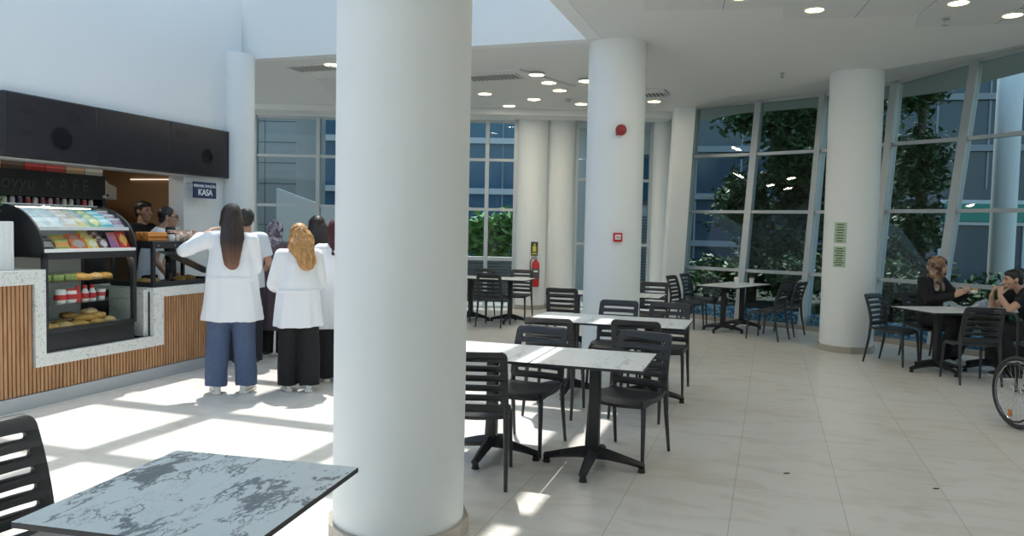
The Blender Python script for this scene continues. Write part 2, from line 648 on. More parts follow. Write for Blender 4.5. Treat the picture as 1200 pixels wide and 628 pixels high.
SC.cycles.caustics_reflective = False
SC.cycles.caustics_refractive = False

# ================================================================== SETTING
CZ = 3.80                                # ceiling height

# ---- floor
fl = MB()
fl.box(-16, 16, -14, 22, -0.06, 0.0)
floor = fl.build('floor', M['floor'], None, 0)

floor.location = V((0, 0, 0))
floor.rotation_euler = (0, 0, -WA)
# tile joints run along the counter: shift the mesh so that one crossing falls on fo
_loc = Matrix.Rotation(WA, 3, 'Z') @ V((2.02, 4.57, 0))
sx, sy = _loc.x % 0.62, _loc.y % 1.24
for v in floor.data.vertices:
    v.co.x -= sx; v.co.y -= sy
floor.location = Matrix.Rotation(-WA, 3, 'Z') @ V((sx, sy, 0))
struct(floor, 'pale beige stone tile floor of the hall')
# cut the floor at the building line is not needed: outside paving lies lower
gm = MB(); gm.box(-45, 2.6, 15.6, 70, -0.10, 0.004)
g0 = gm.build('ground', M['ground'], None, 0); struct(g0, 'grey paving outside the windows')
gm = MB(); gm.prism([(3.3, 15.6), (3.3, 14.9), (4.25, 13.85), (5.1, 12.95), (6.25, 11.25), (6.95, 10.0), (7.4, 8.8), (8.1, 3), (45, 3), (45, 70), (2.6, 70), (2.6, 15.6)], -0.10, 0.004)  # planted soil, kept dark so the view outside stays dim
g1 = gm.build('ground_planted', M['soil'], None, 0); struct(g1, 'dark planted ground beyond the leaning glass wall')

# ---- ceiling slab with the light well left open
FB = [(3.20, 14.42), (4.02, 13.52), (4.92, 12.86), (5.52, 11.72), (6.00, 10.85), (6.72, 9.80), (7.2, 8.5), (7.5, 7.0), (7.7, 5.3), (7.9, 2.3)]   # foot of the glass
FT = [(3.39, 14.59, 3.95), (4.38, 13.92, 3.98), (5.23, 13.12, 3.98), (5.85, 11.93, 3.97), (6.60, 11.15, 4.15), (7.17, 9.62, 4.20), (7.7, 8.35, 4.22), (8.05, 6.9, 4.22), (8.3, 5.3, 4.22), (8.5, 2.3, 4.22)]
VOFF, VS = 3.73, 4.03                    # the well reaches from the counter wall to VOFF and back to VS


def w2(s, off):
    p = wp(s, -off)
    return (p.x, p.y)


cb = MB()
FOLD = [(3.05, 16.45), (3.02, 14.30), (3.12, 12.98), (4.05, 12.02), (4.45, 11.05), (4.95, 10.20), (5.60, 9.20), (6.00, 8.20), (6.30, 6.80), (6.50, 5.20), (6.70, 2.20), (6.80, -7.0)]
cb.prism([w2(-13, VOFF)] + FOLD[::-1] + [(-13, 16.45), w2(4.03, -9), w2(VS, VOFF)], CZ, CZ + 0.55)  # back edge drawn out past the windows to cut the sun
cl = cb.build('ceiling', M['ceil'], None, 0); struct(cl, 'flat white plaster ceiling around the light well')
# the ceiling rises gently from a fold to the head of the leaning glass and on as unseen eaves, added to keep the sun out
cb = MB()
hd = [(3.25, 16.6, 3.95)] + FT + [(8.5, -7.0, 4.22)]
fd = FOLD
lo_, up_ = [], []
for f_, h_ in zip(fd, hd):
    f3, h3 = V((*f_, CZ)), V(h_)
    d3 = (h3 - f3); k3 = 1 + 1.5 / max(.5, V((d3.x, d3.y, 0)).length)
    e3 = f3 + d3 * k3
    row = [f3, h3, V((e3.x, e3.y, h3.z + .02)), V((e3.x, e3.y, h3.z + .5)), V((f3.x, f3.y, CZ + .55))]
    lo_.append([cb.bm.verts.new(q) for q in row])
for a, b in zip(lo_[:-1], lo_[1:]):
    for k in range(5):
        cb.bm.faces.new((a[k], a[(k + 1) % 5], b[(k + 1) % 5], b[k]))
cb.bm.faces.new(lo_[0]); cb.bm.faces.new(lo_[-1][::-1])
struct(cb.build('ceiling_right', M['ceil'], None, 30), 'white ceiling rising towards the leaning glass wall')
cb = MB()
cb.prism([w2(VS - .02, -1.25), w2(VS - .02, VOFF - .02), w2(VS + .15, VOFF - .02), w2(VS + .15, -1.25)], CZ - 0.004, 4.85)
struct(cb.build('wall_back', M['wall'], None, 0), 'white upper wall at the back of the light well')
cb = MB()
cb.prism([w2(-13, VOFF - .02), w2(VS, VOFF - .02), w2(VS, VOFF + .15), w2(-13, VOFF + .15)], CZ - 0.004, 4.85)
struct(cb.build('wall_upper_right', M['wall'], None, 0), 'white upper wall at the side of the light well')
# skylight bars over the well
cb = MB()
for s in [-9.03 + 1.25 * k for k in range(11)]:
    if s < VS:
        p, q = wp(s, 1.2), wp(s, -VOFF - .1)
        cb.tube([(p.x, p.y, 5.05), (q.x, q.y, 5.05)], 0.105, 4)
for off in (0.27, 1.72, 3.17):
    p, q = wp(-9.6, -off), wp(VS + .1, -off)
    cb.tube([(p.x, p.y, 5.05), (q.x, q.y, 5.05)], 0.105, 4)
struct(cb.build('trim_1', M['alu'], None, 0), 'bars of the skylight over the light well')
cb = MB(); cb.prism([w2(-2.15, 2.62), w2(-.5, 2.62), w2(-.5, 3.6), w2(-2.15, 3.6)], 5.16, 5.22)  # opaque sheet, added out of view to shade the near table
struct(cb.build('trim_8', M['alu'], None, 0), 'unseen panel added over the light well to shade the marble table')
# downstand along the back windows
cb = MB(); cb.box(-13, 2.9, 14.35, 14.95, CZ - 0.11, CZ - 0.002)
struct(cb.build('trim_2', M['ceil'], None, 0), 'white ceiling downstand in front of the back windows')

# ---- counter wall: solid above the kiosk opening, jamb at its right, left run
cb = MB()
cb.prism([w2(-13, -1.0), w2(3.92, -1.0), w2(3.92, -1.25), w2(-13, -1.25)], 2.15, 5.3)
cb.prism([w2(2.87, -1.02), w2(3.92, -1.02), w2(3.92, -1.25), w2(2.87, -1.25)], 0, 2.149)
cb.prism([w2(-13, -1.0), w2(-3.2, -1.0), w2(-3.2, -1.25), w2(-13, -1.25)], 0, 2.149)
struct(cb.build('wall_left', M['wall'], None, 0), 'white wall above and beside the kiosk opening')
# kiosk room behind the opening
cb = MB()
cb.prism([w2(-3.3, -3.6), w2(3.92, -3.6), w2(3.92, -3.75), w2(-3.3, -3.75)], 0, 2.60)
cb.prism([w2(3.78, -1.26), w2(3.92, -1.26), w2(3.92, -3.6), w2(3.78, -3.6)], 0, 2.60)
cb.prism([w2(-3.45, -1.26), w2(-3.3, -1.26), w2(-3.3, -3.75), w2(-3.45, -3.75)], 0, 2.60)
struct(cb.build('wall_kiosk', M['brown'], None, 0), 'brown inner wall of the kiosk')
cb = MB()
cb.prism([w2(-3.45, -1.26), w2(3.92, -1.26), w2(3.92, -3.75), w2(-3.45, -3.75)], 2.60, 2.70)
struct(cb.build('ceiling_kiosk', M['kioskdark'], None, 0), 'low ceiling inside the kiosk')
# closing walls behind the camera and at the far left
cb = MB(); cb.box(-13, 13, -7.2, -7.0, 0, 5.3)
struct(cb.build('wall_front', M['wall'], None, 0), 'white wall behind the viewer')
cb = MB(); cb.box(-13.2, -13, -7.2, 15.9, 0, 5.3)
struct(cb.build('wall_far_left', M['wall'], None, 0), 'white end wall')
cb = MB(); cb.box(7.9, 8.05, -7.0, 2.3, 0, CZ + .2)
struct(cb.build('wall_right', M['wall'], None, 0), 'white wall right of the viewer')

# ---- columns
def column(name, x, y, r, z1, label, skirt=True):
    b = MB()
    b.lathe([(r, 0.0), (r, z1)], (x, y, 0), 64)
    o = b.build(name, M['column'], None, 40)
    struct(o, label)
    if skirt:
        n = 14
        k = MB()
        for i in range(n):
            a0, a1 = 2 * pi * i / n, 2 * pi * (i + 1) / n
            q = []
            for rr in (r + 0.001, r + 0.028):
                for a in ((a0, a1) if rr < r + .01 else (a1, a0)):
                    q.append((x + rr * cos(a), y + rr * sin(a)))
            k.prism(q, 0.0, 0.085)
        k.build('skirting', M['skirt'], o, 0)
    return o


C1 = (-0.57, 3.97)
C2 = (1.205, 9.25)
C3 = (4.66, 10.62)
column('column', C1[0], C1[1], 0.34, CZ, 'thick white round column closest to the camera, behind the marble table')
column('column', C2[0], C2[1], 0.34, CZ, 'white round column with the red alarm bell')
column('column', C3[0], C3[1], 0.345, CZ + .04, 'white round column with two green notices')
column('column', 0.335, 15.35, 0.335, CZ - .002, 'white column with the fire extinguisher')
column('column', -3.66, 10.26, 0.20, CZ, 'white round column at the end of the counter wall', False)
column('column', 0.93, 15.55, 0.30, CZ - .002, 'pale column just right of the fire extinguisher column')
column('column', 2.95, 15.45, 0.175, CZ - .002, 'slim white column beside the leaning post', False)
cb = MB()
p0, p1 = V((2.98, 14.35, 0)), V((3.04, 13.95, CZ + .02))
ax, ay = V((1, 0, 0)), V((0, 1, 0))
cb.loft([(p0, ax, ay, .24, .24), (p1, ax, ay, .24, .24)], 4)
bmesh.ops.rotate(cb.bm, verts=cb.bm.verts[:], cent=p0, matrix=Matrix.Rotation(0.0, 3, 'Z'))
lp = MB()
for q in (0,):
    vs = []
    for P in (p0, p1):
        vs.append([lp.bm.verts.new(P + V((dx, dy, 0))) for dx, dy in ((-.17, -.16), (.17, -.16), (.17, .16), (-.17, .16))])
    for i in range(4):
        lp.bm.faces.new((vs[0][i], vs[0][(i + 1) % 4], vs[1][(i + 1) % 4], vs[1][i]))
    lp.bm.faces.new(vs[1]); lp.bm.faces.new(list(reversed(vs[0])))
cb.bm.free()
struct(lp.build('column_leaning', M['column'], None, 0), 'white leaning post at the corner of the glass wall')

# ---- back windows (vertical) ------------------------------------------------
TR = (0.0, 0.95, 1.95, 2.92, 3.70)


def bar(mb, a, b, wdt, dep, outn, mi=0):
    """rectangular bar from a to b, width across and depth along outn"""
    a, b, outn = V(a), V(b), V(outn)
    t = (b - a).normalized()
    o = (outn - t * outn.dot(t)).normalized()
    s = t.cross(o)
    q = []
    for P in (a, b):
        q.append([mb.bm.verts.new(P + s * (i * wdt / 2) + o * (j * dep / 2)) for i, j in ((-1, -1), (1, -1), (1, 1), (-1, 1))])
    for i in range(4):
        f = mb.bm.faces.new((q[0][i], q[0][(i + 1) % 4], q[1][(i + 1) % 4], q[1][i])); f.material_index = mi
    mb.bm.faces.new(q[1]); mb.bm.faces.new(list(reversed(q[0])))


wn_i = [0]


def window_panel(a0, a1, b0, b1, zs, top, gm_, lead=True, last=False, mw=0.075, md=0.14, label=None):
    """leaning panel between base points a0,b0 and ceiling points a1,b1 (z of a1 = top)"""
    wn_i[0] += 1
    a0, a1, b0, b1 = map(V, (a0, a1, b0, b1))
    outn = (b0 - a0).cross(V((0, 0, 1))).normalized()
    f = MB()
    if lead: bar(f, a0, a1, mw, md, outn)
    if last: bar(f, b0, b1, mw, md, outn)
    for z in zs:
        ta, tb = (z / a1.z, z / b1.z) if z < 3.4 else (.992, .992)
        bar(f, a0.lerp(a1, ta), b0.lerp(b1, tb), 0.055, 0.09, outn)
    o = f.build('window_%d' % wn_i[0], M['alu'], None, 0)
    struct(o, label or 'window panel with aluminium frame')
    p = MB()
    k = 6
    g = [[p.bm.verts.new(a0.lerp(a1, j / k).lerp(b0.lerp(b1, j / k), i / k)) for j in range(k + 1)] for i in range(k + 1)]
    for i in range(k):
        for j in range(k):
            p.bm.faces.new((g[i][j], g[i + 1][j], g[i + 1][j + 1], g[i][j + 1]))
    p.build('pane', gm_, o, 180)
    return o


xs = [-8.81, -7.57, -6.33, -5.09, -3.85, -2.76, -1.65, -0.53, 0.03]
for i in range(len(xs) - 1):
    window_panel((xs[i], 15.2, 0), (xs[i], 15.2, 3.70), (xs[i + 1], 15.2, 0), (xs[i + 1], 15.2, 3.70), (0.03, 0.97, 1.95, 2.92, 3.67), 3.70, M['glassleft'], True, i == len(xs) - 2, 0.075,
                 label='window panel of the back glass wall')
for xa, xb in ((1.26, 1.75), (1.75, 2.76)):
    window_panel((xa, 15.6, 0), (xa, 15.6, 3.78), (xb, 15.6, 0), (xb, 15.6, 3.78), (0.03, 1.3, 2.6, 3.74), 3.78, M['glassleft'], True, xb > 2, 0.06, label='window panel behind the alarm bell column')
for i in range(len(FB) - 1):
    window_panel((*FB[i], 0), FT[i], (*FB[i + 1], 0), FT[i + 1], (0.03, 0.93, 1.97, 3.0, 3.93), 4.0, M['glassright'], True, i == len(FB) - 2, 0.115, 0.16,
                 label='leaning panel of the tall glass wall')
# blue mosaic kerb just outside the leaning glass
kb = MB()
for i in range(len(FB) - 1):
    a, b = V((*FB[i], 0)), V((*FB[i + 1], 0))
    n_ = V((b - a).cross(V((0, 0, 1)))).normalized()
    if n_.x < 0: n_ = -n_
    a, b = a + n_ * .16, b + n_ * .16
    kb.prism([(a.x, a.y), (b.x, b.y), (b.x + n_.x * .3, b.y + n_.y * .3), (a.x + n_.x * .3, a.y + n_.y * .3)], 0.0, 0.24)
struct(kb.build('kerb', M['mosaic'], None, 0), 'blue mosaic kerb outside the leaning glass wall')
sk = MB()
for i in range(len(FB) - 1):
    a, b = V((*FB[i], 0.035)), V((*FB[i + 1], 0.035))
    bar(sk, a, b, 0.07, 0.17, (b - a).cross(V((0, 0, 1))))
struct(sk.build('baseboard_right', M['skirt'], None, 0), 'stone skirting below the leaning glass')

# ---- ceiling panels, lights, vents ------------------------------------------
def slab(poly, z0, z1, m, name, label):
    b = MB(); b.prism(poly, z0, z1)
    return struct(b.build(name, m, None, 0), label)


slab([(1.27, 7.80), (2.02, 7.68), (2.58, 7.58), (2.40, 6.3), (1.0, 6.5)], CZ - .012, CZ - .001, M['tilepanel'], 'trim_3', 'metal ceiling panels')
slab([(2.585, 7.59), (2.73, 8.02), (3.40, 7.87), (3.97, 7.72), (3.7, 6.3), (2.40, 6.3)], CZ - .012, CZ - .001, M['tilepanel'], 'trim_4', 'metal ceiling panels')
slab([(3.975, 7.70), (4.16, 8.19), (5.6, 7.83), (5.4, 6.3), (3.71, 6.3)], CZ - .012, CZ - .001, M['tilepanel'], 'trim_5', 'metal ceiling panels')
slab([(-3.0, 11.6), (0.05, 10.75), (0.9, 11.9), (2.3, 12.0), (2.6, 13.9), (-3.2, 14.2)], CZ - .03, CZ - .001, M['tilepanel'], 'trim_6', 'ceiling field with the downlights')
sj = MB()
for (a, b) in (((2.02, 7.68), (1.75, 6.4)), ((3.40, 7.87), (3.08, 6.3)), ((4.9, 8.0), (4.6, 6.3))):
    bar(sj, (*a, CZ - .0125), (*b, CZ - .0125), 0.006, 0.002, (0, 0, 1))
struct(sj.build('trim_7', M['alud'], None, 0), 'joints of the metal ceiling panels')


LAMP_W = 4.8


def downlight(x, y, z, r, label, group):
    t = thing('ceiling_light', label, 'ceiling light', (x, y, z), 0, group)
    b = MB(); b.lathe([(r, 0), (r + .018, 0), (r + .018, -.006), (r + .003, -.010), (r, -.004)], n=32); b.build('trim_ring', M['white'], t)
    b = MB(); b.lathe([(r * .999, -.0005), (r * .999, -.004)], n=32); b.build('lamp', M['lamp'], t)
    ld = bpy.data.lights.new('downlight', 'AREA'); ld.shape = 'DISK'; ld.size = r * 1.9; ld.energy = LAMP_W; ld.color = (1.0, .93, .80)
    lo = link('downlight', ld, t); lo.location = (0, 0, -.012)
    return t


for x, y, l in ((2.9, 7.62, 'round warm downlight in the metal panel nearest the ceiling step'), (4.12, 7.30, 'round downlight cut by the top frame edge, second from the right'),
                (4.86, 7.66, 'round downlight at the far right of the ceiling panels'), (2.07, 7.26, 'round downlight at the top edge above the alarm bell column')):
    downlight(x, y, CZ - .012, 0.085, l, 'downlights in the metal ceiling panels')
for x, y, l in ((0.29, 10.99, 'round downlight nearest the light well in the back ceiling'), (0.49, 11.57, 'second round downlight of the slanting row of three'),
                (0.69, 12.19, 'third round downlight of the slanting row of three'), (-0.50, 12.64, 'round downlight under the linear vent by the near column'),
                (0.31, 13.07, 'round downlight in the middle of the back ceiling'), (-0.11, 13.82, 'round downlight closest to the back window'),
                (1.14, 13.45, 'round downlight beside the alarm bell column, lower one'), (1.03, 11.38, 'round downlight half hidden by the alarm bell column'),
                (2.33, 13.03, 'round downlight to the right of the alarm bell column, under a vent'), (-2.55, 10.75, 'round downlight over the queue')):
    downlight(x, y, CZ - (.03 if (x, y) != (-2.55, 10.75) else 0), 0.105, l, 'downlights in the back ceiling')


for q_, s_ in (('above the staff', 2.2), ('above the shelving', -.2)):  # unseen lamps, added to brighten the kiosk interior
    q3 = wp(s_, 2.2)
    downlight(q3.x, q3.y, 2.60, 0.10, 'unseen added downlight in the kiosk ceiling ' + q_, 'added downlights in the kiosk ceiling')
for i in range(3):  # out of view: carry the downlight rows on and add light to the hall
    for j in range(3):
        downlight(1.8 + j * 2.1 + (.5 if i % 2 else 0), 4.9 - i * 2.8, CZ, 0.085, 'unseen downlight over the hall behind the viewer', 'unseen downlights over the near hall')


def vent(x, y, rz, lx, ly, label, z=CZ - .03):
    t = thing('ceiling_vent', label, 'air vent', (x, y, z), rz)
    b = MB()
    b.box(-lx / 2, lx / 2, -ly / 2, -ly / 2 + .025, -.012, 0); b.box(-lx / 2, lx / 2, ly / 2 - .025, ly / 2, -.012, 0)
    b.box(-lx / 2, -lx / 2 + .025, -ly / 2 + .025, ly / 2 - .025, -.012, 0); b.box(lx / 2 - .025, lx / 2, -ly / 2 + .025, ly / 2 - .025, -.012, 0)
    b.build('vent_frame', M['tilepanel'], t, 0)
    b = MB(); b.box(-lx / 2 + .025, lx / 2 - .025, -ly / 2 + .025, ly / 2 - .025, -.003, -.0005); b.build('dark_back', M['black'], t, 0)
    b = MB()
    n = int((ly - .05) / .06)
    for i in range(n):
        y_ = -ly / 2 + .025 + (i + .5) * (ly - .05) / n
        b.box(-lx / 2 + .02, lx / 2 - .02, y_ - .010, y_ + .010, -.011, -.0031)
    b.build('louvre', M['tilepanel'], t, 0)
    return t


vent(-0.33, 11.25, RAD(70), 0.42, 0.85, 'slotted ceiling vent beside the near column')
vent(2.12, 12.42, RAD(70), 0.42, 0.62, 'slotted ceiling vent right of the alarm bell column')
vent(-2.85, 11.0, RAD(70), 0.40, 0.75, 'slotted ceiling vent over the queue', CZ - .001)
vent(4.95, 7.25, RAD(-15), 0.5, 0.4, 'slotted ceiling vent at the top right corner of the view', CZ - .012)
for x, y, z, l in ((3.66, 10.69, CZ, 'small sprinkler head in the plain ceiling'), (4.31, 7.85, CZ - .012, 'small sprinkler head in the metal ceiling panel')):
    t = thing('sprinkler', l, 'sprinkler', (x, y, z), 0, 'ceiling sprinklers')
    b = MB(); b.lathe([(.03, 0), (.032, -.008), (.012, -.014), (.011, -.05), (.018, -.055), (.018, -.06)], n=20); b.build('body', M['greysteel'], t)
    b = MB(); b.lathe([(.03, -.062), (.03, -.066)], n=20); b.build('deflector', M['greysteel'], t)
t = thing('smoke_detector', 'small grey smoke detector near the three slanting downlights', 'smoke detector', (0.88, 13.0, CZ - .03))
b = MB(); b.lathe([(.05, 0), (.05, -.02), (.035, -.035), (.02, -.045)], n=24); b.build('housing', M['greysteel'], t)

# ================================================================== CHAIRS
def rrect(x0, x1, z0, z1, r, n=5, step=0.02):
    pts = []
    for cx, cz, a0 in ((x1 - r, z0 + r, -90), (x1 - r, z1 - r, 0), (x0 + r, z1 - r, 90), (x0 + r, z0 + r, 180)):
        for i in range(n + 1):
            a = RAD(a0 + 90 * i / n)
            pts.append((cx + r * cos(a), cz + r * sin(a)))
    out = []
    for i in range(len(pts)):
        a, b = pts[i], pts[(i + 1) % len(pts)]
        d = sqrt((a[0] - b[0]) ** 2 + (a[1] - b[1]) ** 2)
        k = max(1, int(d / step))
        for j in range(k):
            out.append((a[0] + (b[0] - a[0]) * j / k, a[1] + (b[1] - a[1]) * j / k))
    return out


def backrest_mesh():
    """moulded back with five rounded slots, dished and raked"""
    cu = bpy.data.curves.new('b', 'CURVE')
    cu.dimensions = '2D'; cu.fill_mode = 'BOTH'; cu.extrude = 0.010; cu.bevel_depth = 0.004; cu.bevel_resolution = 1
    H0, H1 = 0.475, 0.852

    def spl(pts):
        s = cu.splines.new('POLY')
        s.points.add(len(pts) - 1)
        for p, q in zip(s.points, pts):
            p.co = (q[0], q[1], 0, 1)
        s.use_cyclic_u = True
    spl(rrect(-.212, .212, H0, H1, .035))
    z = H0 + 0.040
    for i in range(5):
        k = 0.172
        spl(rrect(-k, k, z, z + 0.0325, 0.0155, 4))
        z += 0.0625
    o = bpy.data.objects.new('b', cu)
    COL.objects.link(o)
    dg = bpy.context.evaluated_depsgraph_get()
    me = bpy.data.meshes.new_from_object(o.evaluated_get(dg))
    bpy.data.objects.remove(o)
    bpy.data.curves.remove(cu)
    for v in me.vertices:
        x, zz, d = v.co.x, v.co.y, v.co.z
        t = (zz - H0) / (H1 - H0)
        wx = x * (1 - 0.05 * t)
        y = -0.205 - 0.100 * t * (0.4 + 0.6 * t) + 0.38 * x * x * 1.2 - 0.012 + d
        v.co = (wx, y, zz)
    me.materials.clear(); me.materials.append(M['chair'])
    me.name = 'backrest'
    bm = bmesh.new(); bm.from_mesh(me); bmesh.ops.recalc_face_normals(bm, faces=bm.faces[:]); bm.to_mesh(me); bm.free()
    me.shade_smooth(); me.set_sharp_from_angle(angle=RAD(40))
    return me


def seat_mesh():
    mb = MB()
    n = 18
    hw, hd = 0.215, 0.215
    top, bot = {}, {}

    def P(i, j):
        u, v = -1 + 2 * i / n, -1 + 2 * j / n
        # squircle
        x = u * sqrt(max(0, 1 - 0.22 * v * v)) * hw
        y = v * sqrt(max(0, 1 - 0.22 * u * u)) * hd + 0.005
        z = 0.447 - 0.016 * (1 - u * u) * (1 - v * v * .6) - (0.028 * max(0, v - .45) ** 2 / .3)
        return x, y, z
    for i in range(n + 1):
        for j in range(n + 1):
            x, y, z = P(i, j)
            top[i, j] = mb.bm.verts.new((x, y, z))
            bot[i, j] = mb.bm.verts.new((x * .985, y * .985, z - 0.022))
    for i in range(n):
        for j in range(n):
            mb.bm.faces.new((top[i, j], top[i + 1, j], top[i + 1, j + 1], top[i, j + 1]))
            mb.bm.faces.new((bot[i, j], bot[i, j + 1], bot[i + 1, j + 1], bot[i + 1, j]))
    rim = [(i, 0) for i in range(n)] + [(n, j) for j in range(n)] + [(i, n) for i in range(n, 0, -1)] + [(0, j) for j in range(n, 0, -1)]
    for k in range(len(rim)):
        a, b = rim[k], rim[(k + 1) % len(rim)]
        mb.bm.faces.new((top[a], bot[a], bot[b], top[b]))
    return mb.mesh('seat', M['chair'], 50)


def leg_mesh(front, sx_):
    mb = MB()
    if front:
        pts = [(sx_ * .165, .135, .425), (sx_ * .186, .172, .418), (sx_ * .197, .188, .385), (sx_ * .202, .197, .30), (sx_ * .208, .210, .14), (sx_ * .212, .218, 0.004)]
        rd = [.019, .020, .0185, .0165, .014, .0115]
    else:
        pts = [(sx_ * .196, -.207, .56), (sx_ * .199, -.206, .50), (sx_ * .200, -.206, .44), (sx_ * .203, -.220, .30), (sx_ * .208, -.250, .14), (sx_ * .211, -.278, 0.004)]
        rd = [.014, .017, .0185, .0165, .014, .0115]
    mb.tube(pts, rd, 10, up=(0, 1, 0))
    return mb.mesh('leg', M['chair'], 60)


def rail_mesh(sx_):
    mb = MB()
    mb.tube([(sx_ * .199, -.200, .455), (sx_ * .205, -.10, .425), (sx_ * .206, 0, .418), (sx_ * .204, .10, .420), (sx_ * .193, .178, .405)], [.014, .0125, .0115, .0125, .015], 8)
    return mb.mesh('side_rail', M['chair'], 60)


CH = dict(backrest=backrest_mesh(), seat=seat_mesh(), legs=[leg_mesh(f, s) for f in (1, 0) for s in (-1, 1)], rails=[rail_mesh(s) for s in (-1, 1)])


def make_chair():
    t = thing('dining_chair', 'x', 'chair')
    link('seat', CH['seat'], t)
    link('backrest', CH['backrest'], t)
    for m in CH['legs']: link('leg', m, t)
    for m in CH['rails']: link('side_rail', m, t)
    return t


chair_proto = [None]


def chair(x, y, fx, fy, label, group):
    if chair_proto[0] is None:
        chair_proto[0] = make_chair()
        o = chair_proto[0]
    else:
        o = copy_tree(chair_proto[0])
    place(o, (x, y, 0), face(fx, fy))
    o['label'] = label
    o['group'] = group
    return o


G1, G2, G3, G4, G5, G6 = ('chairs at the nearer pair of tables', 'chairs at the second pair of tables', 'chairs at the back tables behind the alarm bell column',
                          'chairs beside the glass wall', 'chairs round the table with the two women', 'chairs at the back left tables')
chair(-1.635, 2.60, .92, -.40, 'black slatted chair at the veined marble table in the bottom left corner', 'chair at the marble table')
chair(-.205, 4.86, .06, 1.0, 'black slatted chair right beside the thick near column, its back to the viewer', G1)
chair(.12, 5.555, -.42, -.9, 'dark slatted chair facing the viewer behind the sunlit half of the near table pair', G1)
chair(.84, 5.385, -.53, -.84, 'dark slatted chair tucked under the shaded right half of the near table pair', G1)
chair(1.13, 6.60, .33, .94, 'black slatted chair between the two table pairs, directly behind the right end chair', G2)
chair(.40, 6.66, .30, .95, 'black slatted chair, its back to the viewer, left part of the second table pair', G2)
chair(1.05, 7.84, -.33, -.94, 'dark slatted chair across the second table pair, before the alarm bell column', G2)
chair(1.55, 7.66, -.33, -.94, 'dark slatted chair across the second table pair, at its right end', G2)
chair(.72, 9.92, .30, .95, 'black slatted chair just left of the alarm bell column', G3)
chair(1.98, 10.84, -.30, -.95, 'black slatted chair peeking out right of the alarm bell column behind a small table', G3)
chair(2.92, 12.72, .80, -.55, 'black slatted chair next to the leaning white post, nearer of two', G4)
chair(3.30, 13.42, .80, -.55, 'black slatted chair next to the leaning white post, farther of two', G4)
chair(3.86, 11.55, -.75, .66, 'black slatted chair, back to the viewer, nearer one at the glass wall tables', G4)
chair(4.30, 12.10, -.75, .66, 'black slatted chair beside the glass, right of its neighbour at the window tables', G4)
chair(4.80, 9.56, .62, -.78, 'black slatted chair just right of the column with the green notices', G5)
chair(5.43, 9.95, .05, -1.0, 'black slatted chair carrying the woman in the patterned headscarf', G5)
chair(5.10, 8.46, .12, .99, 'black slatted chair with its back to the viewer in front of the two women', G5)
chair(6.06, 8.66, -1.0, .10, 'black slatted chair carrying the woman with the hair bun', G5)
chair(-.28, 12.40, .30, .95, 'black slatted chair nearest the viewer at the back left tables', G6)
chair(-.58, 13.62, -.30, -.95, 'black slatted chair across the back left tables, next to the near column', G6)
chair(.10, 13.42, -.30, -.95, 'black slatted chair beside the fire extinguisher', G6)
chair(-.95, 12.62, .30, .95, 'black slatted chair half hidden by the near column at the back left tables', G6)

# ================================================================== TABLES
def table_meshes():
    b = MB(); b.box(-.036, .036, -.036, .036, .075, .712, .008); pole = b.mesh('pole', M['iron'], 40)
    b = MB(); b.box(-.16, .16, -.16, .16, .712, .722, .003); b.box(-.05, .05, -.05, .05, .69, .7165, .006); plate = b.mesh('top_plate', M['iron'], 40)
    feet = []
    for k in range(4):
        b = MB()
        a = pi / 2 * k
        d = V((cos(a), sin(a), 0)); s = V((-sin(a), cos(a), 0)); z = V((0, 0, 1))
        rings = []
        for t, zc, hh, ww in ((.0, .105, .040, .036), (.10, .095, .032, .034), (.22, .072, .024, .029), (.31, .052, .020, .025), (.345, .046, .018, .023)):
            rings.append((d * t + z * zc, s, z, ww * 1.25, hh * 1.25))
        b.loft([(c, x, y, rx, ry, None) for c, x, y, rx, ry in rings], 4)
        bmesh.ops.bevel(b.bm, geom=b.bm.edges[:], offset=.004, segments=2, affect='EDGES')
        b.lathe([(.022, .03), (.022, .012)], (d.x * .325, d.y * .325, 0), 14)
        b.lathe([(.018, .012), (.026, .010), (.026, .0005)], (d.x * .325, d.y * .325, 0), 14)
        feet.append(b.mesh('foot', M['iron'], 40))
    return pole, plate, feet


TP, TPL, TF = table_meshes()


def top_mesh(w_, d_, m):
    b = MB()
    b.box(-w_ / 2, w_ / 2, -d_ / 2, d_ / 2, .7225, .7398, .0012, 1, 1)
    b.box(-w_ / 2 + .001, w_ / 2 - .001, -d_ / 2 + .001, d_ / 2 - .001, .7399, .7410, 0, 1, 0)
    return b.mesh('table_top', [m, M['core']], 30)


tops = {}


def table(x, y, rz, label, group, m='marble2', w_=.705, d_=.705, foot=0.0):
    t = thing('cafe_table', label, 'table', (x, y, 0), rz, group)
    k = (m, w_, d_)
    if k not in tops: tops[k] = top_mesh(w_, d_, M[m])
    link('table_top', tops[k], t)
    link('pole', TP, t); link('top_plate', TPL, t)
    for f in TF: link('foot', f, t)
    return t


GT = 'square cafe tables on iron pedestals'
table(-.965, 2.405, RAD(-12.5), 'square table with white marble top and bold grey veins in the bottom left corner', GT, 'marble', .73, .73)
table(.575, 5.105, RAD(-17.5), 'white topped table at the right of the nearer pair, half in sun', GT, 'marble2', .72, .72)
table(-.118, 5.325, RAD(-17.5), 'white topped table at the left of the nearer pair, meeting the thick column', GT, 'marble2', .72, .72)
table(1.300, 7.195, RAD(-18.6), 'white topped table at the right of the second pair', GT, 'marble2', .74, .76)
table(.598, 7.431, RAD(-18.6), 'white topped left table of the second pair, before the alarm bell column', GT, 'marble2', .74, .76)
table(1.66, 10.20, RAD(-18.6), 'small white table partly hidden by the alarm bell column, on its right', GT)
table(.90, 10.46, RAD(-18.6), 'small table hidden behind the alarm bell column, on its left', GT)
table(3.42, 12.34, RAD(-40), 'dark looking table by the glass wall, the one nearer the viewer', GT)
table(3.88, 12.88, RAD(-40), 'dark looking table by the glass wall, the one against the glass', GT)
